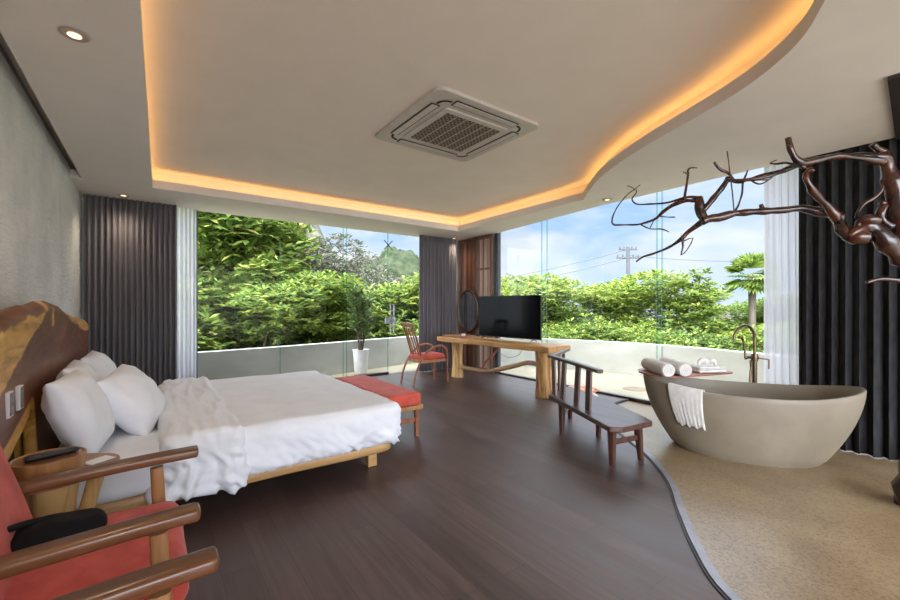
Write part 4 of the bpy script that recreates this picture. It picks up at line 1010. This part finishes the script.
for i,(u,D,top,mt,lb) in enumerate(low): TR(u,D,top,B_dark if i%2 else B_fine,M[mt],lb,'bush',h=4.1,rz=i*.9,cat='bush')
# palm
def palm():
    D=15.0; X=(752-450)/405*D; b=at(X,D,-3); zt=1.33+(306-276)/405*D
    r=thing('palm_tree','fan palm standing beside the white sheer curtain, beyond the parapet','palm tree',tuple(b))
    s=MB(); tubeR(s,[(b.x,b.y,-3,.16),(b.x+.05,b.y,0,.11),(b.x,b.y,zt+.05,.13)],seg=10,up=(1,0,0)); s.build('trunk',M['bark'],r,smooth=True)
    rnd=random.Random(3); vs=[];fs=[]
    for k in range(46):
        a=rnd.random()*2*PI; el=rnd.uniform(-.7,1.3); d=Vector((math.cos(a)*math.cos(el),math.sin(a)*math.cos(el),math.sin(el))); c=Vector((b.x,b.y,zt))+d*.38
        u=Vector((0,0,1)); sd=d.cross(u).normalized()
        for j in range(15):
            t=(j/14-.5)*2.6; e=(d*math.cos(t)+sd*math.sin(t)).normalized(); L=.66; w=d.cross(sd).normalized()
            p=c; i=len(vs); g=sd*math.cos(t)-d*math.sin(t)
            vs+=[tuple(p),tuple(p+e*L*.6+g*.05-Vector((0,0,.02))),tuple(p+e*L-Vector((0,0,.12))),tuple(p+e*L*.6-g*.05-Vector((0,0,.02)))]; fs.append((i,i+1,i+2,i+3))
    m=MB().add(vs,fs); m.keep=True; m.build('fronds',M['leaf_mid'],r)
palm()
# utility pole + wires
def pole():
    D=34; X=(628-450)/405*D; b=at(X,D,-3); zt=1.33+59/405*D
    r=thing('utility_pole','grey utility pole with crossarms above the treetops','utility pole',tuple(b))
    s=MB(); s.sweep([(b.x,b.y,-3),(b.x,b.y,zt)],[(.2,.2),(.13,.13)],up=(1,0,0),seg=10); s.build('post',M['pole_grey'],r,smooth='auto')
    dx=Vector((CS,-SN,0))
    for z,L in ((zt-.2,.75),(zt-.9,.95)):
        a=b+dx*L; c=b-dx*L; MB().sweep([(a.x,a.y,z),(c.x,c.y,z)],(.06,.07),seg=8,power=5).build('crossarm',M['pole_grey'],r)
        for k in (-.9,-.45,.45,.9):
            q=b+dx*L*k; MB().lathe((q.x,q.y,z+.05),[(.05,0),(.07,.1),(.04,.22)],8).build('insulator',M['pole_grey'],r)
    for sgn,z0,z1,lb in ((-1,zt-.2,zt-3.4,'upper power wire running left from the utility pole'),(-1,zt-.9,zt-4.0,'lower power wire running left from the utility pole'),(1,zt-.7,zt-1.0,'power wire running right from the utility pole')):
        n=14; q=[]
        for i in range(n+1):
            t=i/n; p=b+dx*sgn*(16*t); q.append((p.x,p.y,z0+(z1-z0)*t-1.0*4*t*(1-t)*.35))
        tag(MB().sweep(q,(.022,.022),seg=5).build('power_wire',M['wire']),lb,'wire')
pole()
# distant hills
def hill(c,rx,ry,h,mat,label,seed):
    vs=[];fs=[];n=60
    for i in range(n+1):
        for j in range(n+1):
            u=-1+2*i/n;v=-1+2*j/n;rr=math.sqrt(u*u+v*v)
            z=h*max(0,1-rr**1.6)*(1+.2*noise.noise(Vector((u*3+seed,v*3,0))))+noise.noise(Vector((u*22,v*22,seed)))*h*.05
            vs.append((c[0]+u*rx,c[1]+v*ry,-3+z))
    for i in range(n):
        for j in range(n): a=i*(n+1)+j; fs.append((a,a+n+1,a+n+2,a+1))
    o=MB().add(vs,fs).build('hill',mat,smooth=True); o['kind']='structure'; o['label']=label; o['category']='hill'
p=at(-11.0,75); hill((p.x,p.y),15,15,15.0,M['hill'],'green hill on the horizon behind the glass door',2)
p=at(-19.0,52); hill((p.x,p.y),9,9,15.5,M['grey_stone'],'grey scrubby hill behind the trees in the left window',5)
# potted plant on the terrace
r=thing('potted_plant','tall leafy plant in a white pot on the terrace outside the glass','potted plant',(3.33,7.52,-.03))
MB().lathe((3.33,7.52,-.03),[(.11,0),(.12,.02),(.155,.47),(.165,.48),(.165,.50),(.145,.50),(.14,.46)],32).build('pot',M['pot'],r,smooth='auto')
s=MB(); rnd=random.Random(5); vs=[];fs=[]
for k in range(11):
    a=rnd.random()*2*PI; h=rnd.uniform(.6,1.3); lean=rnd.uniform(.1,.42)
    tip=(3.33+math.cos(a)*lean,7.52+math.sin(a)*lean*.6,.45+h); b0=(3.33+math.cos(a)*.05,7.52+math.sin(a)*.05,.43)
    tubeR(s,[(*b0,.010),((b0[0]+tip[0])/2,(b0[1]+tip[1])/2,.45+h*.55,.008),(*tip,.004)],seg=6,n=3,up=(1,0,0))
    for j in range(60):
        t=rnd.uniform(.35,1.05); p=Vector(b0)*(1-t)+Vector(tip)*t; a2=rnd.random()*2*PI; e=Vector((math.cos(a2),math.sin(a2)*.8,rnd.uniform(-.2,.9))).normalized(); L=rnd.uniform(.12,.26); sd=e.cross(Vector((0,0,1))).normalized()*L*.16
        i=len(vs); vs+=[tuple(p),tuple(p+e*L*.5+sd),tuple(p+e*L),tuple(p+e*L*.5-sd)]; fs.append((i,i+1,i+2,i+3))
s.build('stems',M['bark'],r,smooth=True); m=MB().add(vs,fs); m.keep=True; m.build('leaves',M['leaf_potted'],r)
tag(MB().lathe((6.39,3.56,-.03),[(.19,0),(.19,.006),(.02,.007)],36).build('drain_cover',M['concrete']),'flat round cover on the terrace floor beyond the bathtub','cover')

# ================================================================= LIGHT
sun=bpy.data.lights.new('sun','SUN'); sun.energy=1.9; sun.color=(1,.93,.80); sun.angle=.02
so=bpy.data.objects.new('sun',sun); C.objects.link(so)
SD=(at(-.55,-.60,0)+Vector((0,0,1.6))).normalized()      # towards the sun: behind and left of the viewer
so.rotation_euler=SD.to_track_quat('Z','Y').to_euler()
w=bpy.data.worlds.new('sky'); SC.world=w; w.use_nodes=True; nt=w.node_tree; nt.nodes.clear()
out=nt.nodes.new('ShaderNodeOutputWorld'); bg=nt.nodes.new('ShaderNodeBackground'); tc=nt.nodes.new('ShaderNodeTexCoord')
sep=nt.nodes.new('ShaderNodeSeparateXYZ'); nt.links.new(tc.outputs['Generated'],sep.inputs[0])
gr=ramp(nt,[(0,(.50,.62,.76)),(.08,(.40,.55,.77)),(.30,(.26,.44,.74)),(1,(.16,.35,.70))]); nt.links.new(sep.outputs['Z'],gr.inputs[0])
mp=nt.nodes.new('ShaderNodeMapping'); mp.inputs['Scale'].default_value=(2.2,2.2,6.5); mp.inputs['Location'].default_value=(.4,.9,.2); nt.links.new(tc.outputs['Generated'],mp.inputs[0])
cn=nt.nodes.new('ShaderNodeTexNoise'); cn.inputs['Scale'].default_value=1.3; cn.inputs['Detail'].default_value=7; cn.inputs['Roughness'].default_value=.55; cn.inputs['Distortion'].default_value=.4; nt.links.new(mp.outputs[0],cn.inputs['Vector'])
cr=ramp(nt,[(.38,(0,0,0)),(.62,(1,1,1))]); nt.links.new(cn.outputs['Fac'],cr.inputs[0])
mx=N(nt,'ShaderNodeMix',data_type='RGBA'); nt.links.new(cr.outputs[0],mx.inputs[0]); nt.links.new(gr.outputs[0],mx.inputs[6]); mx.inputs[7].default_value=(.68,.71,.76,1)
# added sky glow low behind the viewer, there to brighten the room
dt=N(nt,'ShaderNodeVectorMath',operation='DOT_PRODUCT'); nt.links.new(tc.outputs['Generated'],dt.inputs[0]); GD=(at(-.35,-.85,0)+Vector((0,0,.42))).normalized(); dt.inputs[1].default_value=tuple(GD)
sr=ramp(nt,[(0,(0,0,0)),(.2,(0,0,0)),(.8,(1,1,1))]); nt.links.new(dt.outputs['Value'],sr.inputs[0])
ad=N(nt,'ShaderNodeMix',data_type='RGBA',blend_type='ADD'); ad.inputs[0].default_value=1; nt.links.new(mx.outputs[2],ad.inputs[6])
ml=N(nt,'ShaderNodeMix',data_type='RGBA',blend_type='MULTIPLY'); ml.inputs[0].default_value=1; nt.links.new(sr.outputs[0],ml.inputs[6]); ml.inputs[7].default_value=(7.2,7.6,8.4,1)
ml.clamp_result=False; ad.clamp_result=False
hr=ramp(nt,[(0,(0,0,0)),(.26,(0,0,0)),(.5,(1,1,1)),(1,(1,1,1))]); nt.links.new(sep.outputs['Z'],hr.inputs[0])  # extra brightness added to the sky above the view, lighting room and terrace
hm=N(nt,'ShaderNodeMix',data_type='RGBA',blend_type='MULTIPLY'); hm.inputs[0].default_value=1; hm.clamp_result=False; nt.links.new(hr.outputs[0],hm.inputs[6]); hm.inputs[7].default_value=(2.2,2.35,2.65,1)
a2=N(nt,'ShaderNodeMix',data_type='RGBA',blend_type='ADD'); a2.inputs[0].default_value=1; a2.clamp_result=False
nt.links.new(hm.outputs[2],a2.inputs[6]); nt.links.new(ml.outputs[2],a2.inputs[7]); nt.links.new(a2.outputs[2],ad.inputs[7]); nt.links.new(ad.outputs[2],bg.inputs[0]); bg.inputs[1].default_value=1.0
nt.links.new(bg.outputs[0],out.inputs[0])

# ================================================================= CAMERA
cam=bpy.data.cameras.new('camera'); cam.sensor_width=36; cam.lens=16.2; cam.shift_y=.00667; cam.clip_start=.05; cam.clip_end=400
co=bpy.data.objects.new('camera',cam); C.objects.link(co); co.location=(0,0,1.33); co.rotation_euler=(PI/2,0,-YAW); SC.camera=co
SC.view_settings.view_transform='Standard'; SC.view_settings.look='None'; SC.view_settings.gamma=1; SC.view_settings.use_curve_mapping=False
SC.view_settings.exposure=.55
SC.cycles.use_denoising=True
SC.cycles.max_bounces=8; SC.cycles.diffuse_bounces=5; SC.cycles.transparent_max_bounces=16; SC.cycles.sample_clamp_indirect=6
